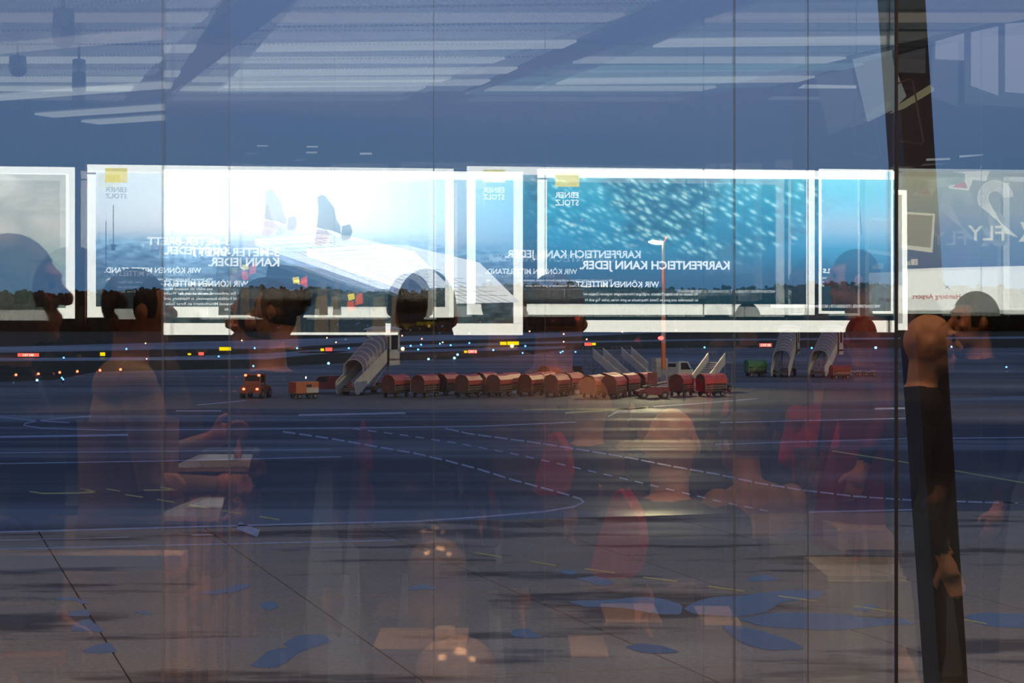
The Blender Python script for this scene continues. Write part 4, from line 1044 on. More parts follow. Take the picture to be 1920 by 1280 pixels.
for k in range(1, 9):
    t = k / 9; wl_((brd[0][0] + (brd[1][0] - brd[0][0]) * t, brd[0][1] + (brd[1][1] - brd[0][1]) * t), (brd[5][0] + (brd[4][0] - brd[5][0]) * t, brd[5][1] + (brd[4][1] - brd[5][1]) * t), 0.3, P_line, b1)
wpoly([BX(*p) for p in [(593, 375), (600, 370), (608, 372), (618, 385), (625, 395), (630, 418), (637, 430), (638, 445), (620, 438), (605, 436), (592, 432), (595, 400)]], 0.06, P_dark, 'printed_diver_body', b1)
wpoly([BX(*p) for p in [(640, 430), (655, 426), (660, 440), (655, 455), (642, 457), (638, 450)]], 0.06, P_black, 'printed_diver_head', b1)
wpoly([BX(*p) for p in [(592, 436), (610, 437), (618, 445), (612, 460), (600, 468), (586, 466), (590, 450)]], 0.061, P_skin, 'printed_diver_legs', b1)
wpoly([BX(*p) for p in [(618, 444), (640, 452), (660, 460), (640, 466), (615, 466)]], 0.059, P_grey, 'printed_towel', b1)
for cx in (545, 650):
    X = lambda x, y: BX(x + cx - 545, y + (0 if cx == 545 else 32))
    wpoly([X(*p) for p in [(545, 542), (557, 540), (560, 558), (550, 560), (546, 556)]], 0.062, P_red, 'printed_rescue_jacket', b1)
    wpoly([X(*p) for p in [(562, 530), (574, 524), (575, 545), (560, 549)]], 0.062, P_red, 'printed_rescue_arm', b1)
    wpoly([X(*p) for p in [(546, 528), (558, 526), (560, 536), (548, 540)]], 0.063, P_logo, 'printed_helmet', b1)
for xq, wq in ((500, 18), (545, 14), (590, 22), (620, 12), (700, 20), (735, 12)):
    wpoly([BX(xq, 565), BX(xq + wq, 562), BX(xq + wq + 3, 632), BX(xq - 3, 632)], 0.055, P_stone, 'printed_tower_block', b1)
wpoly([BX(500, 500), BX(540, 505), BX(620, 512), BX(700, 545), BX(760, 575), BX(700, 632), BX(500, 632), BX(492, 545)], 0.0535, P_dark, 'printed_harbour_block', b1)
for x, y0, y1, w in ((214, 385, 470, 0.8), (200, 415, 500, 0.6)): wl_((x, y0), (x, y1), w, P_dark, b1, 0.058, 'printed_radio_mast')
wpoly([(209, 458), (219, 458), (217, 470), (211, 470)], 0.059, P_dark, 'printed_mast_pod', b1)
wquad(199, 240, 316, 343, 0.062, P_logo, 'printed_yellow_square', b1, 0.004)
wtext('EBNER', 240, 361, 8.5, P_grey, b1, 38); wtext('STOLZ', 240, 373, 8.5, P_grey, b1, 38)
wtext('3-METER-BRETT', 433, 460, 13.5, P_white, b1, 148, 0.03); wtext('KANN JEDER.', 433, 477, 13.5, P_white, b1, 118, 0.03)
wtext('WIR KÖNNEN MITTELSTAND.', 378, 512, 9.5, P_white, b1, 172, 0.02)
small = ['Wir beraten Sie umfassend, wenn es um das Wachstum geht,', 'persönlich und fachlich kompetent, in Hamburg und weltweit,', 'mit mehr als tausend Mitarbeitern an Ihrer Seite im Alltag.', 'www.ebnerstolz.de']
for k, s_ in enumerate(small): wtext(s_, 400, 526 + 9 * k, 4.6, P_white, b1, 190 if k < 3 else 60, 0.01)
# box 2
wquad(905, 946, 319, 343, 0.062, P_logo, 'printed_yellow_square', b2, 0.004)
wtext('EBNER', 945, 362, 9.5, P_white, b2, 40); wtext('STOLZ', 945, 375, 9.5, P_white, b2, 40)
wtext('KARPFENTEICH KANN JEDER.', 1200, 484, 13.5, P_white, b2, 257, 0.03)
wtext('WIR KÖNNEN MITTELSTAND.', 1080, 514, 9.5, P_white, b2, 172, 0.02)
wtext('Wir beraten mit dem nötigen Teilgespür, sorgfältigem Unternehmergeist, sorgsamem Zeitgeist und vielfältiger Expertise,', 1146, 528, 4.4, P_white, b2, 238, 0.01)
wtext('im Generellen und ganz im Detail, Hauptsache es geht voran, jeden Tag aufs Neue mit Weitblick.', 1146, 538, 4.4, P_white, b2, 238, 0.01)
wtext('WIRTSCHAFTSPRÜFER | STEUERBERATER | RECHTSANWÄLTE | UNTERNEHMENSBERATER', 1450, 549, 5, P_white, b2, 190, 0.01)
# box 3
wtext('EBNER', 1630, 362, 10, P_teal, b3, 62); wtext('STOLZ', 1630, 375, 10, P_teal, b3, 62)
wl_((1608, 380), (1612, 440), 0.5, P_dark, b3, 0.058, 'printed_radio_mast')
wtext('RELS', 1568, 512, 8, P_white, b3, 30, 0.04); wtext('R', 1524, 455, 12, P_white, b2, 12, 0.04); wtext('E', 1524, 474, 12, P_white, b2, 12, 0.04)
for k, s_ in enumerate(('worldwide advisory', 'tax audit law', 'international')): wtext(s_, 1570, 523 + 7 * k, 4.5, P_white, b3, 34, 0.01)
# box 4: airport board
wpoly([(1690, 505), (1760, 502), (1941, 498), (1941, 582), (1690, 582)], 0.05, light_mat('print_band_white', (0.93, 0.94, 0.86), 3.2), 'printed_white_band', b4)
wtext('Hamburg Airport', 1797, 560, 9, P_haired, b4, 97, 0.012)
wl_((1768, 535), (1776, 542), 0.8, P_boards, b4, 0.066, 'printed_aeroplane'); wl_((1775, 535), (1768, 541), 0.7, P_boards, b4, 0.066, 'printed_aeroplane')
wtext('FLY', 1881, 451, 40 * 0.7, P_cream, b4, 74, 0.01); wtext('in', 1703, 497, 9, P_cream, b4, 9, 0.03)
wquad(1705, 1717, 486, 497, 0.06, P_cream, 'printed_share_icon', b4, 0.004); wtext('f', 1713, 496, 8, P_boards, b4, 4, 0.03, 0.075)
wpoly([(1690, 397), (1750, 401), (1745, 474), (1686, 466)], 0.056, P_cream, 'pinned_picture', b4); wpoly([(1690, 402), (1745, 405), (1741, 465), (1688, 459)], 0.061, light_mat('print_picture_face', (0.45, 0.43, 0.33), 2.4), 'picture_face', b4)
wpoly([(1783, 323), (1852, 321), (1845, 340), (1820, 338), (1813, 358), (1776, 354), (1776, 348), (1805, 345), (1806, 326)], 0.056, P_cream, 'pinned_picture', b4)
wpoly([(1790, 345), (1806, 343), (1810, 354), (1782, 352)], 0.061, light_mat('print_pink', (0.8, 0.35, 0.3), 2.2), 'picture_face', b4)
def striped(cx, cy, r0, r1, a0, a1, par, n=9, skew=0):
    for k in range(n):
        rr = r0 + (r1 - r0) * k / (n - 1); last = None
        for q in range(15):
            a = a0 + (a1 - a0) * q / 14; pnt = (cx + rr * math.cos(a), cy - rr * math.sin(a))
            if last: wl_(last, pnt, 1.0, P_cream, par, 0.064, 'printed_stripe')
            last = pnt
for k in range(8):
    mbp = []
    rr = 14 + k * 2.7; pts = [(1862 + rr * math.cos(a), 372 - rr * math.sin(a)) for a in [math.pi * (0.02 + 1.1 * q / 14) for q in range(15)]]
    off = 6 + k * 3.4
    pts += [(1862 - 30 + off * 0.9 + 44, 372 + 30 + 44 - off * 0.0 - (8 - k))]
    mb = MB()
    for a, b in zip(pts[:-1], pts[1:]):
        dx, dy = b[0] - a[0], b[1] - a[1]; L = math.hypot(dx, dy) or 1; nx, ny = -dy / L * 0.75, dx / L * 0.75
        q4 = [wall(a[0] + nx, a[1] + ny), wall(b[0] + nx, b[1] + ny), wall(b[0] - nx, b[1] - ny), wall(a[0] - nx, a[1] - ny)]
        offv = Vector(b4.location); mb.add([p + WN * 0.064 - offv for p in q4] + [p + WN * 0.060 - offv for p in q4], [(0, 1, 2, 3), (4, 7, 6, 5), (0, 4, 5, 1), (1, 5, 6, 2), (2, 6, 7, 3), (3, 7, 4, 0)])
    mb.build('printed_stripe', P_cream, b4)
wtext('&', 1960, 452, 70, P_cream, b5, 60, 0.02)
# cables / brown post between boxes 0 and 1
m = MB(); c0, c1 = wall(146, 600, 0.03), wall(161, 300, 0.03)
MB().box(((c0.x + c1.x) / 2, (c0.y + c1.y) / 2, FLOOR + 1.65), (0.09, 0.05, 3.3)).build('wall_pilaster', mat('reddish_wood', (0.16, 0.05, 0.03), 0.6), label='narrow reddish wall pilaster between the two left light boxes', cat='pilaster')
#INTERIOR-BEGIN#
# ------------------------------------------------------------------ people in the hall
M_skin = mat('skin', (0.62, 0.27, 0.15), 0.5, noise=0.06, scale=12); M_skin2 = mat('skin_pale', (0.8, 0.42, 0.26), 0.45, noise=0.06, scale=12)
M_shoe = mat('shoe_leather', (0.03, 0.022, 0.018), 0.4)
CL = {n: mat('cloth_' + n, c_, 0.85, noise=0.18, scale=9, spec=0.15) for n, c_ in dict(navy=(0.03, 0.035, 0.07), beige=(0.42, 0.3, 0.2), black=(0.02, 0.02, 0.022), brown=(0.14, 0.07, 0.05),
      red=(0.8, 0.02, 0.05), wine=(0.28, 0.03, 0.06), violet=(0.12, 0.05, 0.11), jeans=(0.05, 0.07, 0.14), tan=(0.48, 0.3, 0.18), grey=(0.16, 0.16, 0.17), pale=(0.55, 0.5, 0.42)).items()}
HAIR = {n: mat('hair_' + n, c_, 0.6, noise=0.3, scale=30) for n, c_ in dict(dark=(0.025, 0.015, 0.012), brown=(0.09, 0.04, 0.02), grey=(0.22, 0.18, 0.16)).items()}


def body_mesh(name, J, coat=False):
    """One continuous body grown from joints J by voxel remeshing; material slots: skin, top, trousers, shoes."""
    m = MB(); V = Vector
    hip = V(J['hip']); ch = V(J['chest']); nk = V(J['neck']); hd = V(J['head']); wst = hip.lerp(ch, 0.48)
    m.ell(hip + V((0, 0, 0.03)), (0.165, 0.115, 0.13)); m.ell(wst, (0.145, 0.105, 0.17)); m.ell(ch, (0.175, 0.12, 0.21)); m.ell(ch + V((0, -0.01, 0.12)), (0.19, 0.1, 0.1))
    m.cyl(hip, ch, 0.13, 0.14, 14); m.cyl(nk + V((0, 0, -0.07)), hd + V((0, -0.015, -0.04)), 0.062, 0.055, 12)
    m.ell(hd, (0.076, 0.096, 0.105)); m.ell(hd + V((0, 0.035, -0.075)), (0.055, 0.06, 0.055)); m.ell(hd + V((0, 0.075, -0.108)), (0.022, 0.022, 0.018))
    m.ell(hd + V((0, 0.084, 0.028)), (0.05, 0.016, 0.014)); m.cyl(hd + V((0, 0.088, 0.015)), hd + V((0, 0.118, -0.028)), 0.009, 0.0165, 8); m.ell(hd + V((0, 0.112, -0.032)), (0.017, 0.014, 0.010))
    m.ell(hd + V((0, 0.094, -0.062)), (0.024, 0.012, 0.007)); m.ell(hd + V((0, 0.092, -0.074)), (0.021, 0.012, 0.008))
    for s_ in (-1, 1): m.ell(hd + V((s_ * 0.078, -0.005, -0.012)), (0.012, 0.02, 0.032)); m.ell(hd + V((s_ * 0.042, 0.072, -0.03)), (0.02, 0.018, 0.018))
    for s_, sd in ((-1, 'l'), (1, 'r')):
        sh = ch + V((s_ * 0.185, -0.01, 0.13)); el_ = V(J['elbow_' + sd]); wr_ = V(J['wrist_' + sd]); kn = V(J['knee_' + sd]); an = V(J['ankle_' + sd]); hp = hip + V((s_ * 0.09, 0, -0.02))
        m.ell(sh, (0.07, 0.065, 0.07)); m.cyl(sh, el_, 0.058, 0.045); m.ell(el_, 0.045); m.cyl(el_, wr_, 0.045, 0.03); m.ell(wr_, 0.03)
        m.cyl(hp, kn, 0.09, 0.062); m.ell(kn, 0.063); m.cyl(kn, an, 0.06, 0.042); m.ell(an, 0.045)
        m.ell(an + V((0, 0.07, -0.045)), (0.045, 0.13, 0.038)); m.ell(an + V((0, -0.02, -0.04)), (0.04, 0.05, 0.042))
        d = (wr_ - el_).normalized(); side = d.cross(V((s_, 0, 0.2))).normalized() if abs(d.x) < 0.8 else V((0, 0, 1)); across = d.cross(side).normalized()
        pc = wr_ + d * 0.05; m.cyl(wr_, pc + d * 0.035, 0.026, 0.032)
        m.ell(pc, (0.034, 0.034, 0.04))
        for k, ln in enumerate((0.07, 0.08, 0.075, 0.058)):
            b0_ = pc + d * 0.035 + side * (k - 1.5) * 0.019; b1_ = b0_ + d * ln * 0.55 + across * 0.004; b2_ = b1_ + d * ln * 0.4 + across * 0.018 * (1 if s_ > 0 else -1)
            m.cyl(b0_, b1_, 0.0095, 0.009, 8); m.cyl(b1_, b2_, 0.009, 0.008, 8); m.ell(b2_, 0.008, 8, 6)
        tb = pc + side * -0.03; m.cyl(tb, tb + d * 0.03 - side * 0.03, 0.012, 0.011, 8); m.cyl(tb + d * 0.03 - side * 0.03, tb + d * 0.062 - side * 0.035, 0.011, 0.009, 8)
    me = m.mesh(name + '_parts', [M_skin]); tmp = bpy.data.objects.new('tmp', me); col.objects.link(tmp)
    r = tmp.modifiers.new('r', 'REMESH'); r.mode = 'VOXEL'; r.voxel_size = 0.009; r.use_smooth_shade = True
    sm = tmp.modifiers.new('s', 'SMOOTH'); sm.iterations = 3; sm.factor = 0.5
    dg = bpy.context.evaluated_depsgraph_get(); dg.update()
    out = bpy.data.meshes.new_from_object(tmp.evaluated_get(dg)); out.name = name
    bpy.data.objects.remove(tmp); out.materials.clear()
    for x in (M_skin, CL['navy'], CL['jeans'], M_shoe): out.materials.append(x)
    hands = [(Vector(J['wrist_l']), Vector(J['elbow_l'])), (Vector(J['wrist_r']), Vector(J['elbow_r']))]
    ank = [Vector(J['ankle_l']), Vector(J['ankle_r'])]
    for p_ in out.polygons:
        c = p_.center; mi = 1
        if c.z > nk.z + 0.0 and math.hypot(c.x - nk.x, c.y - nk.y) < (0.078 if c.z < nk.z + 0.05 else 0.2): mi = 0
        elif any(-0.005 < (c - w).dot((w - e).normalized()) < 0.24 and ((c - w) - (w - e).normalized() * (c - w).dot((w - e).normalized())).length < 0.075 for w, e in hands): mi = 0
        elif any(c.z < a.z - 0.0 and abs(c.x - a.x) < 0.12 and abs(c.y - a.y) < 0.25 for a in ank): mi = 3
        elif c.z < hip.z + 0.02 or (c.y > hip.y + 0.16 and c.z < hip.z + 0.12): mi = 2
        p_.material_index = mi; p_.use_smooth = True
    return out

stand = dict(hip=(0, 0, 0.93), chest=(0, 0, 1.27), neck=(0, 0.0, 1.475), head=(0, 0.03, 1.645), elbow_l=(-0.25, -0.04, 1.12), elbow_r=(0.25, -0.04, 1.12), wrist_l=(-0.26, 0.05, 0.88), wrist_r=(0.26, 0.05, 0.88),
             knee_l=(-0.1, 0.02, 0.5), knee_r=(0.1, 0.03, 0.5), ankle_l=(-0.1, -0.02, 0.09), ankle_r=(0.11, 0.02, 0.09))
hold = dict(stand, elbow_r=(0.25, 0.03, 1.1), wrist_r=(0.12, 0.27, 1.2), elbow_l=(-0.24, 0.03, 1.1), wrist_l=(-0.1, 0.25, 1.08))
sit = dict(hip=(0, 0, 0.52), chest=(0, -0.03, 0.87), neck=(0, -0.01, 1.075), head=(0, 0.04, 1.24), elbow_l=(-0.24, 0.05, 0.72), elbow_r=(0.24, 0.05, 0.72), wrist_l=(-0.13, 0.27, 0.66), wrist_r=(0.13, 0.27, 0.66),
           knee_l=(-0.12, 0.44, 0.5), knee_r=(0.12, 0.44, 0.5), ankle_l=(-0.12, 0.42, 0.09), ankle_r=(0.12, 0.46, 0.09))
BODY = {'stand': (body_mesh('standing_body', stand), stand), 'hold': (body_mesh('holding_body', hold), hold), 'sit': (body_mesh('seated_body', sit), sit)}


def hair_mesh(style, J):
    hd = Vector(J['head']); m = MB(); n, k = 20, 14; vs = []; keep = []
    c = hd + Vector((0, -0.012, 0.012)); r = (0.085, 0.103, 0.11)
    me = MB().ell(c, r, n, k)
    bm = bmesh.new(); vv = [bm.verts.new(p) for p in me.v]
    for f_ in me.f:
        ctr = sum((Vector(me.v[i]) for i in f_), Vector()) / len(f_) - hd
        low = -0.03 if style == 'short' else -0.085
        if ctr.z > 0.055 or (ctr.y < 0.035 and ctr.z > low): bm.faces.new([vv[i] for i in f_])
    if style == 'bun':
        tmpb = MB().ell(hd + Vector((0, -0.12, 0.05)), (0.05, 0.045, 0.05), 12, 8); w = [bm.verts.new(p) for p in tmpb.v]
        for f_ in tmpb.f: bm.faces.new([w[i] for i in f_])
    if style == 'long':
        tmpb = MB().ell(hd + Vector((0, -0.06, -0.13)), (0.085, 0.055, 0.17), 14, 10); w = [bm.verts.new(p) for p in tmpb.v]
        for f_ in tmpb.f: bm.faces.new([w[i] for i in f_])
    bmesh.ops.delete(bm, geom=[v for v in bm.verts if not v.link_faces], context='VERTS')
    out = bpy.data.meshes.new('hair'); bm.to_mesh(out); bm.free()
    for p_ in out.polygons: p_.use_smooth = True
    out.materials.append(HAIR['dark'])
    return out
HM = {}


def person(xi, yi, D, facing, pose, top, legs, hair, style, lb, skin=None, coat=None, seat=None):
    """A person whose head centre shows mirrored at (xi, yi), D metres away in the mirror; facing = degrees, 0 looks to the right of the picture, 90 towards the glass."""
    me, J = BODY[pose]; p = hall(xi, yi, D)
    # head height decides the size of the person
    h = p.z - FLOOR; sc = h / J['head'][2]; sc = max(0.86, min(1.1, sc))
    rz = R(facing - 90)
    hd = Matrix.Rotation(rz, 3, 'Z') @ Vector(J['head']) * sc
    root = empty('person', (p.x - hd.x, p.y - hd.y, FLOOR), rz, label=lb, cat='person'); root.scale = (sc, sc, sc)
    b = inst('body', me, root)
    for i, mm in enumerate((skin or M_skin, CL[top], CL[legs], M_shoe)): b.material_slots[i].link = 'OBJECT'; b.material_slots[i].material = mm
    if style != 'bald':
        key = (pose, style)
        if key not in HM: HM[key] = hair_mesh(style, J)
        hh = inst('hair', HM[key], root); hh.material_slots[0].link = 'OBJECT'; hh.material_slots[0].material = HAIR[hair]
    for s_ in (-1, 1):
        if 'eye' not in HM: HM['eye'] = MB().ell((0, 0, 0), 0.011, 8, 6).mesh('eye', [mat('eye_dark', (0.05, 0.035, 0.03), 0.2)])
        inst('eye', HM['eye'], root, Vector(J['head']) + Vector((s_ * 0.03, 0.083, 0.008)))
    if coat:
        hp = J['hip'][2]; mb = MB(); n = 20; vs = []
        for (z, rx, ry) in ((J['chest'][2] + 0.02, 0.215, 0.155), (hp + 0.1, 0.20, 0.15), (hp - 0.1, 0.225, 0.17), (hp - 0.42, 0.25, 0.2)):
            for q in range(n):
                a = 2 * math.pi * q / n; vs.append((rx * math.cos(a), ry * math.sin(a), z))
        mb.add(vs, [(r_ * n + q, r_ * n + (q + 1) % n, (r_ + 1) * n + (q + 1) % n, (r_ + 1) * n + q) for r_ in range(3) for q in range(n)], smooth=True); mb.build('coat', CL[coat], root)
    if pose == 'sit':
        stool(root.location, rz, p, seat)
    return root

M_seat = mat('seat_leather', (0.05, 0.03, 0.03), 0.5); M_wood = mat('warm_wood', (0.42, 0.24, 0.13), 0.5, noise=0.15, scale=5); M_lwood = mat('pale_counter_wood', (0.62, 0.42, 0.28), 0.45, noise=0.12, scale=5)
CHN = [0]
def stool(loc, rz, p, seat):
    CHN[0] += 1
    names = ['under the seated person in dark red', 'under the person in violet', 'under the bald man in navy', 'under the person in bright red', 'under the person in tan', 'x', 'y', 'z']
    t = empty('waiting_seat', (loc[0], loc[1], FLOOR), rz, label='dark waiting hall seat ' + names[min(CHN[0] - 1, 7)], cat='chair', group='waiting hall seats')
    MB().box((0, 0.08, 0.39), (0.5, 0.48, 0.05)).build('seat', M_seat, t)
    MB().box((0, -0.235, 0.62), (0.5, 0.05, 0.5)).build('backrest', M_seat, t)
    for x in (-0.2, 0.2):
        for y in (-0.12, 0.28): MB().cyl((x, y, 0), (x, y, 0.37), 0.018).build('leg', M_steel, t)
    return t


def from_inner(xb, yb, D):
    """Columns and rows in the facade glass for something that the inner screen mirrors at (xb, yb)."""
    k = D / (D - 1.42); return (xb - 1102) / k + 960, (yb - 638) / k + 600, D

person(28, 540, 3.2, -5, 'stand', 'navy', 'jeans', 'dark', 'short', 'large profile of a person in navy facing right at far left')
person(258, 575, 4.5, -25, 'hold', 'beige', 'brown', 'dark', 'short', 'person in a beige coat facing right beside the far left profile', coat='beige')
person(*from_inner(522, 606, 5.8), 195, 'stand', 'black', 'black', 'dark', 'bun', 'person in black with tied up hair facing left')
person(*from_inner(842, 600, 5.4), 265, 'stand', 'black', 'jeans', 'dark', 'long', 'person in black with long dark hair at the centre')
person(*from_inner(1086, 603, 5.6), 300, 'stand', 'brown', 'jeans', 'brown', 'short', 'person in brown with short hair right of the centre')
person(1400, 600, 9.5, 250, 'stand', 'black', 'black', 'dark', 'short', 'small distant person in black right of the fish print')
person(1600, 520, 6.6, 180, 'stand', 'wine', 'black', 'dark', 'short', 'tall person in a wine red jacket before the narrow box', coat='wine')
person(1742, 640, 5.0, 10, 'stand', 'black', 'black', 'dark', 'bald', 'bald warm lit person mirrored over the dark post', skin=M_skin2)
person(1826, 598, 6.0, 170, 'stand', 'navy', 'black', 'dark', 'short', 'person in navy below the airport print')
person(*from_inner(825, 765, 7.2), 265, 'sit', 'wine', 'black', 'dark', 'short', 'seated person in dark red left of the centre')
person(*from_inner(1120, 838, 6.6), 260, 'sit', 'violet', 'black', 'dark', 'short', 'seated person in violet with dark hair right of the centre')
person(*from_inner(1297, 842, 5.8), 285, 'sit', 'navy', 'navy', 'dark', 'bald', 'seated bald man in navy with a warm lit head', skin=M_skin2)
person(*from_inner(1545, 712, 11.2), 265, 'sit', 'red', 'black', 'dark', 'short', 'seated person in bright red near the right', coat='red')
person(*from_inner(1415, 835, 6.9), 235, 'sit', 'tan', 'tan', 'brown', 'short', 'seated person in tan right of the bald man')

# ------------------------------------------------------------------ furniture in the hall
def hbox(x0, x1, y0, y1, D, depth, m, name, parent=None, zfloor=False, **tags):
    """A box whose front shows mirrored over columns x0..x1 and rows y0..y1 at mirror distance D."""
    a = hall(x0, y0, D); b = hall(x1, y1, D); off = Vector(parent.location) if parent is not None else Vector((0, 0, 0))
    z0 = FLOOR if zfloor else b.z
    return MB().box(((a.x + b.x) / 2 - off.x, a.y - depth / 2 - off.y, (a.z + z0) / 2 - off.z), (abs(b.x - a.x), depth, a.z - z0)).build(name, m, parent, **tags)

p = hall(-40, 1070, 2.9); t = empty('leaning_rail', (p.x, p.y, FLOOR), 0, label='long pale leaning rail low at left with a brightly lit edge', cat='rail')
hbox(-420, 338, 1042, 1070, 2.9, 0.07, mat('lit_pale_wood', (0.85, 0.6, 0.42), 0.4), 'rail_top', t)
hbox(-420, 110, 1232, 1252, 2.9, 0.05, M_org, 'lower_rail', t)
for x in (-400, -250): hbox(x, x + 20, 1070, 1100, 2.9, 0.04, M_dark, 'leg', t, True)
p = hall(432, 880, 7.2); t = empty('slatted_counter', (p.x, p.y, FLOOR), 0, label='reddish brown slatted counter with a pale tray on top', cat='counter')
hbox(325, 545, 884, 1000, 7.2, 0.6, mat('reddish_wood_front', (0.2, 0.09, 0.06), 0.5), 'cabinet', t, True)
for k in range(9): hbox(332 + k * 24, 344 + k * 24, 905, 1000, 7.17, 0.03, M_wood, 'slat', t, True)
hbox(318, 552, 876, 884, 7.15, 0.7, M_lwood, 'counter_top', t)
p = hall(468, 876, 7.3); t = empty('serving_tray', (p.x, p.y, p.z + 0.012), 0, label='pale shallow tray on the slatted counter', cat='tray')
MB().prism([(-0.2, 0), (-0.24, 0.04), (0.24, 0.04), (0.2, 0)], -0.15, 0.15, 'Y').build('tray', mat('pale_ceramic', (0.7, 0.75, 0.7), 0.3), t)
t = empty('bottle', hall(446, 876, 7.3), 0, label='slim orange bottle on the slatted counter', cat='bottle'); t.location.z = hall(446, 876, 7.3).z
MB().cyl((0, 0, 0), (0, 0, 0.09), 0.02).cyl((0, 0, 0.09), (0, 0, 0.12), 0.02, 0.008).cyl((0, 0, 0.12), (0, 0, 0.16), 0.008).build('glass', M_org, t)
# domed waste bin
p = hall(820, 1005, 5.0); t = empty('waste_bin', (p.x, p.y, FLOOR), 0, label='round waste bin with a shiny dome lid at the centre bottom', cat='bin')
hz = hall(820, 1056, 5.0).z - FLOOR
MB().cyl((0, 0, 0), (0, 0, hz), 0.095, 0.1, 20).build('bin_body', mat('brushed_metal', (0.4, 0.36, 0.3), 0.35, 0.5), t)
MB().ell((0, 0, hz), (0.105, 0.105, 0.09), 20, 10).build('dome_lid', mat('shiny_lid', (0.7, 0.55, 0.42), 0.18, 0.3), t); MB().cyl((-0.03, 0, hz + 0.07), (-0.03, 0, hz + 0.11), 0.025).build('knob', M_cream, t)
# barrier posts
for xi, D, w, y0, lb in ((806, 6.0, 0.05, 940, 'pale queue barrier post behind the domed bin'), (128, 5.6, 0.045, 960, 'pale queue barrier post behind the leaning rail'), (282, 7.0, 0.05, 745, 'tall slim pale post left of the slatted counter')):
    p = hall(xi, y0, D); t = empty('barrier_post', (p.x, p.y, FLOOR), 0, label=lb, cat='post', group='barrier posts')
    MB().cyl((0, 0, 0.03), (0, 0, p.z - FLOOR), w, n=16).build('pole', mat('pale_post_paint', (0.42, 0.36, 0.26), 0.5), t); MB().cyl((0, 0, 0), (0, 0, 0.03), 0.17, n=20).build('base', M_dark, t)
    MB().cyl((0, 0, p.z - FLOOR), (0, 0, p.z - FLOOR + 0.03), w * 1.1, n=16).build('cap', M_dark, t)
p = hall(1632, 993, 6.2); t = empty('side_table', (p.x, p.y, FLOOR), 0, label='small pale box shaped side table at lower right', cat='table')
hbox(1572, 1690, 993, 1030, 6.2, 0.35, M_lwood, 'table_box', t); [hbox(x, x + 10, 1030, 1080, 6.2, 0.04, M_wood, 'leg', t, True) for x in (1576, 1676)]
p = hall(1650, 1060, 4.9); t = empty('cabinet', (p.x, p.y, FLOOR), 0, label='pale cream cabinet in the lower right corner left of the post', cat='cabinet')
hbox(1552, 1732, 1080, 1300, 4.9, 0.4, mat('cream_laminate', (0.66, 0.62, 0.44), 0.4), 'body', t, True)
for x0_, x1_ in ((1556, 1662), (1678, 1728)): hbox(x0_, x1_, 1090, 1300, 4.88, 0.02, mat('cream_laminate', (0, 0, 0)), 'door', t)
hbox(1664, 1675, 1090, 1300, 4.87, 0.02, M_wood, 'middle_rail', t)
for x0_, x1_, y0_, D, mm, lb in ((930, 870, 1110, 4.9, 0, ''),): pass
for k, (x0_, x1_, y0_, D, lb) in enumerate(((1140, 1240, 1175, 4.75, 'low wooden side block at the bottom, left one of two'), (1075, 1140, 1240, 4.6, 'small wooden block at the bottom centre'), (1326, 1390, 1180, 4.75, 'low wooden side block at the bottom, right one of two'), (700, 870, 1225, 4.6, 'wide low wooden bench block at the bottom'))):
    p = hall((x0_ + x1_) / 2, y0_, D); t = empty('wooden_block', (p.x, p.y, FLOOR), 0, label=lb, cat='block', group='wooden seating blocks')
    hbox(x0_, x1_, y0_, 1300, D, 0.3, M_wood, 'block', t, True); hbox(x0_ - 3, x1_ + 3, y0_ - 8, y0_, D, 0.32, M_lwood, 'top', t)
# red bags
def bag(xi, y0, y1, D, w, lb, m):
    x_, y0, _ = from_inner(xi, y0, D); xi, y1, _ = from_inner(xi, y1, D)
    p = hall(xi, y1, D); h = (y1 - y0) / F * D; t = empty('shoulder_bag', (p.x, p.y, p.z), 0.2, label=lb, cat='bag', group='red bags')
    prof = [(-w / 2, 0.02), (-w * 0.3, 0), (w * 0.35, 0.01), (w / 2, h * 0.35), (w * 0.42, h * 0.7), (w * 0.1, h), (-w * 0.05, h * 0.97), (-w * 0.32, h * 0.5)]
    MB().prism(prof, -0.06, 0.06, 'Y').build('bag_body', m, t)
    MB().bar((w * 0.05, 0, h), (w * 0.2, 0, h * 1.12), 0.02, 0.02).bar((w * 0.2, 0, h * 1.12), (-w * 0.1, 0, h * 1.05), 0.02, 0.02).build('strap', M_dark, t)
    return t
bag(1212, 930, 1095, 5.0, 0.13, 'long red shoulder bag hanging low right of the centre', CL['red'])
x_, y_, _ = from_inner(1216, 925, 5.0); p = hall(x_, y_, 5.0); t = empty('coat_stand', (p.x + 0.02, p.y - 0.1, FLOOR), 0, label='thin dark coat stand holding the long red shoulder bag', cat='stand')
MB().cyl((0, 0, 0.03), (0, 0, p.z - FLOOR + 0.08), 0.012).build('pole', M_black, t); MB().bar((0, 0, p.z - FLOOR + 0.03), (0, 0.12, p.z - FLOOR + 0.05), 0.012, 0.012).build('hook', M_black, t); MB().cyl((0, 0, 0), (0, 0, 0.03), 0.14).build('base', M_black, t)

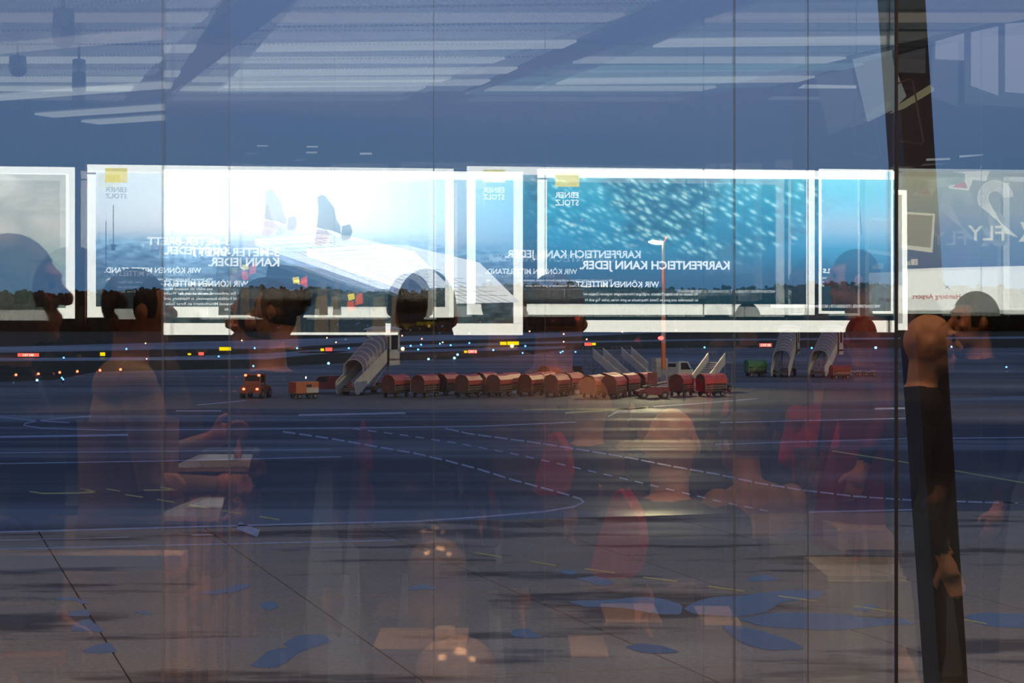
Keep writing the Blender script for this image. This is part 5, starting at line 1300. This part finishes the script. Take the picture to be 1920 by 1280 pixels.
# ceiling loudspeakers, banners, clerestory windows, hanging frame
for xi, y0, y1, w, D, lb in ((119, 18, 90, 42, 8.8, 'large dark pendant loudspeaker at upper left'), (33, 106, 144, 33, 11.5, 'small dark pendant loudspeaker at far upper left'), (148, 112, 178, 26, 11.5, 'slim dark pendant lamp right of the small loudspeaker')):
    a = hall(xi, y0, D); b = hall(xi, y1, D); r = w / F * D / 2
    t = empty('pendant_speaker', (a.x, a.y, b.z), 0, label=lb, cat='loudspeaker', group='pendants under the ceiling')
    MB().cyl((0, 0, 0.06), (0, 0, a.z - b.z), r, r * 0.9, 18).ell((0, 0, 0.06), (r, r, 0.06), 18, 8).build('housing', M_black, t); MB().cyl((0, 0, a.z - b.z), (0, 0, a.z - b.z + 0.5), 0.01, n=6).build('rod', M_black, t)
M_ban = mat('banner_print', (0.5, 0.56, 0.55), 0.6, noise=0.35, scale=2.5)
def hpoly(pts, D, m, name, parent, th=0.02, D1=None):
    off = Vector(parent.location); q = [hall(x, y, D) - off for x, y in pts]; n = len(q); dv = Vector((0, -th, 0))
    return MB().add(q + [p + dv for p in q], [tuple(range(n)), tuple(range(n, 2 * n))[::-1]] + [(k, (k + 1) % n, n + (k + 1) % n, n + k) for k in range(n)]).build(name, m, parent)
t = empty('hanging_banner', hall(1640, 100, 9), 0, label='large tilted pale banner hanging at upper right', cat='banner')
hpoly([(1600, 109), (1672, 92), (1676, 120), (1700, 180), (1676, 205), (1628, 228)], 9, light_mat('banner_glow', (0.75, 0.85, 0.8), 0.6), 'banner_cloth', t); hpoly([(1598, 106), (1675, 88), (1676, 92), (1599, 110)], 8.98, M_steel, 'top_rail', t)  # cloth emits its own pale light, no lamp behind it
t_ban = Vector((0, 0, 0)) + hall(1720, 140, 9)
t = empty('hanging_banner', hall(1720, 140, 9), 0, label='slim tilted strip banner crossing the dark post', cat='banner')
hpoly([(1690, 193), (1745, 158), (1752, 166), (1752, 170), (1698, 202), (1668, 213)], 9, light_mat('strip_glow', (0.95, 0.9, 0.5), 0.55), 'banner_cloth', t)  # strip glows by its own emission, nothing lights it from behind
for xb_, yb_ in ((1606, 106), (1668, 92)): p = hall(xb_, yb_, 9); MB().cyl(p - t_ban, p - t_ban + Vector((0, 0, 1.6)), 0.004, n=6).build('wire', M_black, t)
t = empty('picture_rim', hall(1700, 150, 8.5), 0, label='thin rounded metal frame hanging before the dark post', cat='rim')
m = MB(); fp = [(1680, 158), (1706, 147), (1712, 152), (1732, 264), (1728, 270), (1680, 263)]
off = Vector(t.location)
for a, b in zip(fp, fp[1:] + fp[:1]): m.bar(hall(*a, 8.5) - off, hall(*b, 8.5) - off, 0.008, 0.008)
m.build('frame_bar', mat('copper_rim', (0.5, 0.32, 0.2), 0.4, 0.3), t)
L_win = light_mat('clerestory_glow', (0.85, 0.85, 0.92), 0.6); L_win2 = light_mat('clerestory_strip', (0.95, 1, 0.95), 0.9)
for i, (pts, lb) in enumerate((([(1755, 77), (1808, 62), (1808, 112), (1755, 110)], 'slanted clerestory window right of the post, first of three'), ([(1822, 60), (1872, 49), (1872, 178), (1822, 160)], 'slanted clerestory window, middle of three'), ([(1886, 44), (2010, 36), (2010, 180), (1886, 172)], 'slanted clerestory window, rightmost of three'))):
    t = empty('clerestory_window', hall(*pts[0], 13.6), 0, label=lb, cat='window', group='clerestory windows at upper right')
    hpoly(pts, 13.6, L_win, 'pane', t)
    cx = sum(p[0] for p in pts) / 4; cy = sum(p[1] for p in pts) / 4
    hpoly([(cx + (x - cx) * 1.06, cy + (y - cy) * 1.06) for x, y in pts], 13.64, M_dark, 'frame', t, 0.04)
t = empty('wall_lamp', hall(1550, 161, 13.6), 0, label='thin horizontal strip lamp at upper right below the ceiling', cat='lamp')
hpoly([(1496, 165), (1508, 158), (1606, 160), (1606, 165)], 13.6, L_win2, 'tube', t); hpoly([(1494, 155), (1608, 155), (1608, 158), (1494, 158)], 13.62, M_dark, 'holder', t)
for pts, lb in (([(1738, 297), (1782, 296), (1782, 299), (1738, 301)], 'short thin ceiling strip lamp above the airport print, left one'), ([(1800, 291), (1846, 289), (1842, 291), (1800, 295)], 'short thin ceiling strip lamp above the airport print, upper one'), ([(482, 272), (501, 272), (501, 274), (482, 274)], 'tiny strip lamp above the left print'), ([(574, 284), (594, 284), (594, 287), (574, 287)], 'tiny warm strip lamp above the left print, right one')):
    t = empty('strip_lamp', hall(*pts[0], 14.5), 0, label=lb, cat='lamp', group='small strip lamps')
    hpoly(pts, 14.5, L_win2, 'tube', t)

# lettering becomes mesh
for o in [x for x in bpy.data.objects if x.type == 'FONT']:
    bpy.context.view_layer.update()
    break
dg = bpy.context.evaluated_depsgraph_get()
for o in [x for x in bpy.data.objects if x.type == 'FONT']:
    me = bpy.data.meshes.new_from_object(o.evaluated_get(dg)); me.name = 'lettering'
    n = bpy.data.objects.new('lettering', me); col.objects.link(n); n.parent = o.parent; n.matrix_parent_inverse = o.matrix_parent_inverse.copy(); n.matrix_basis = o.matrix_basis.copy()
    bpy.data.objects.remove(o)
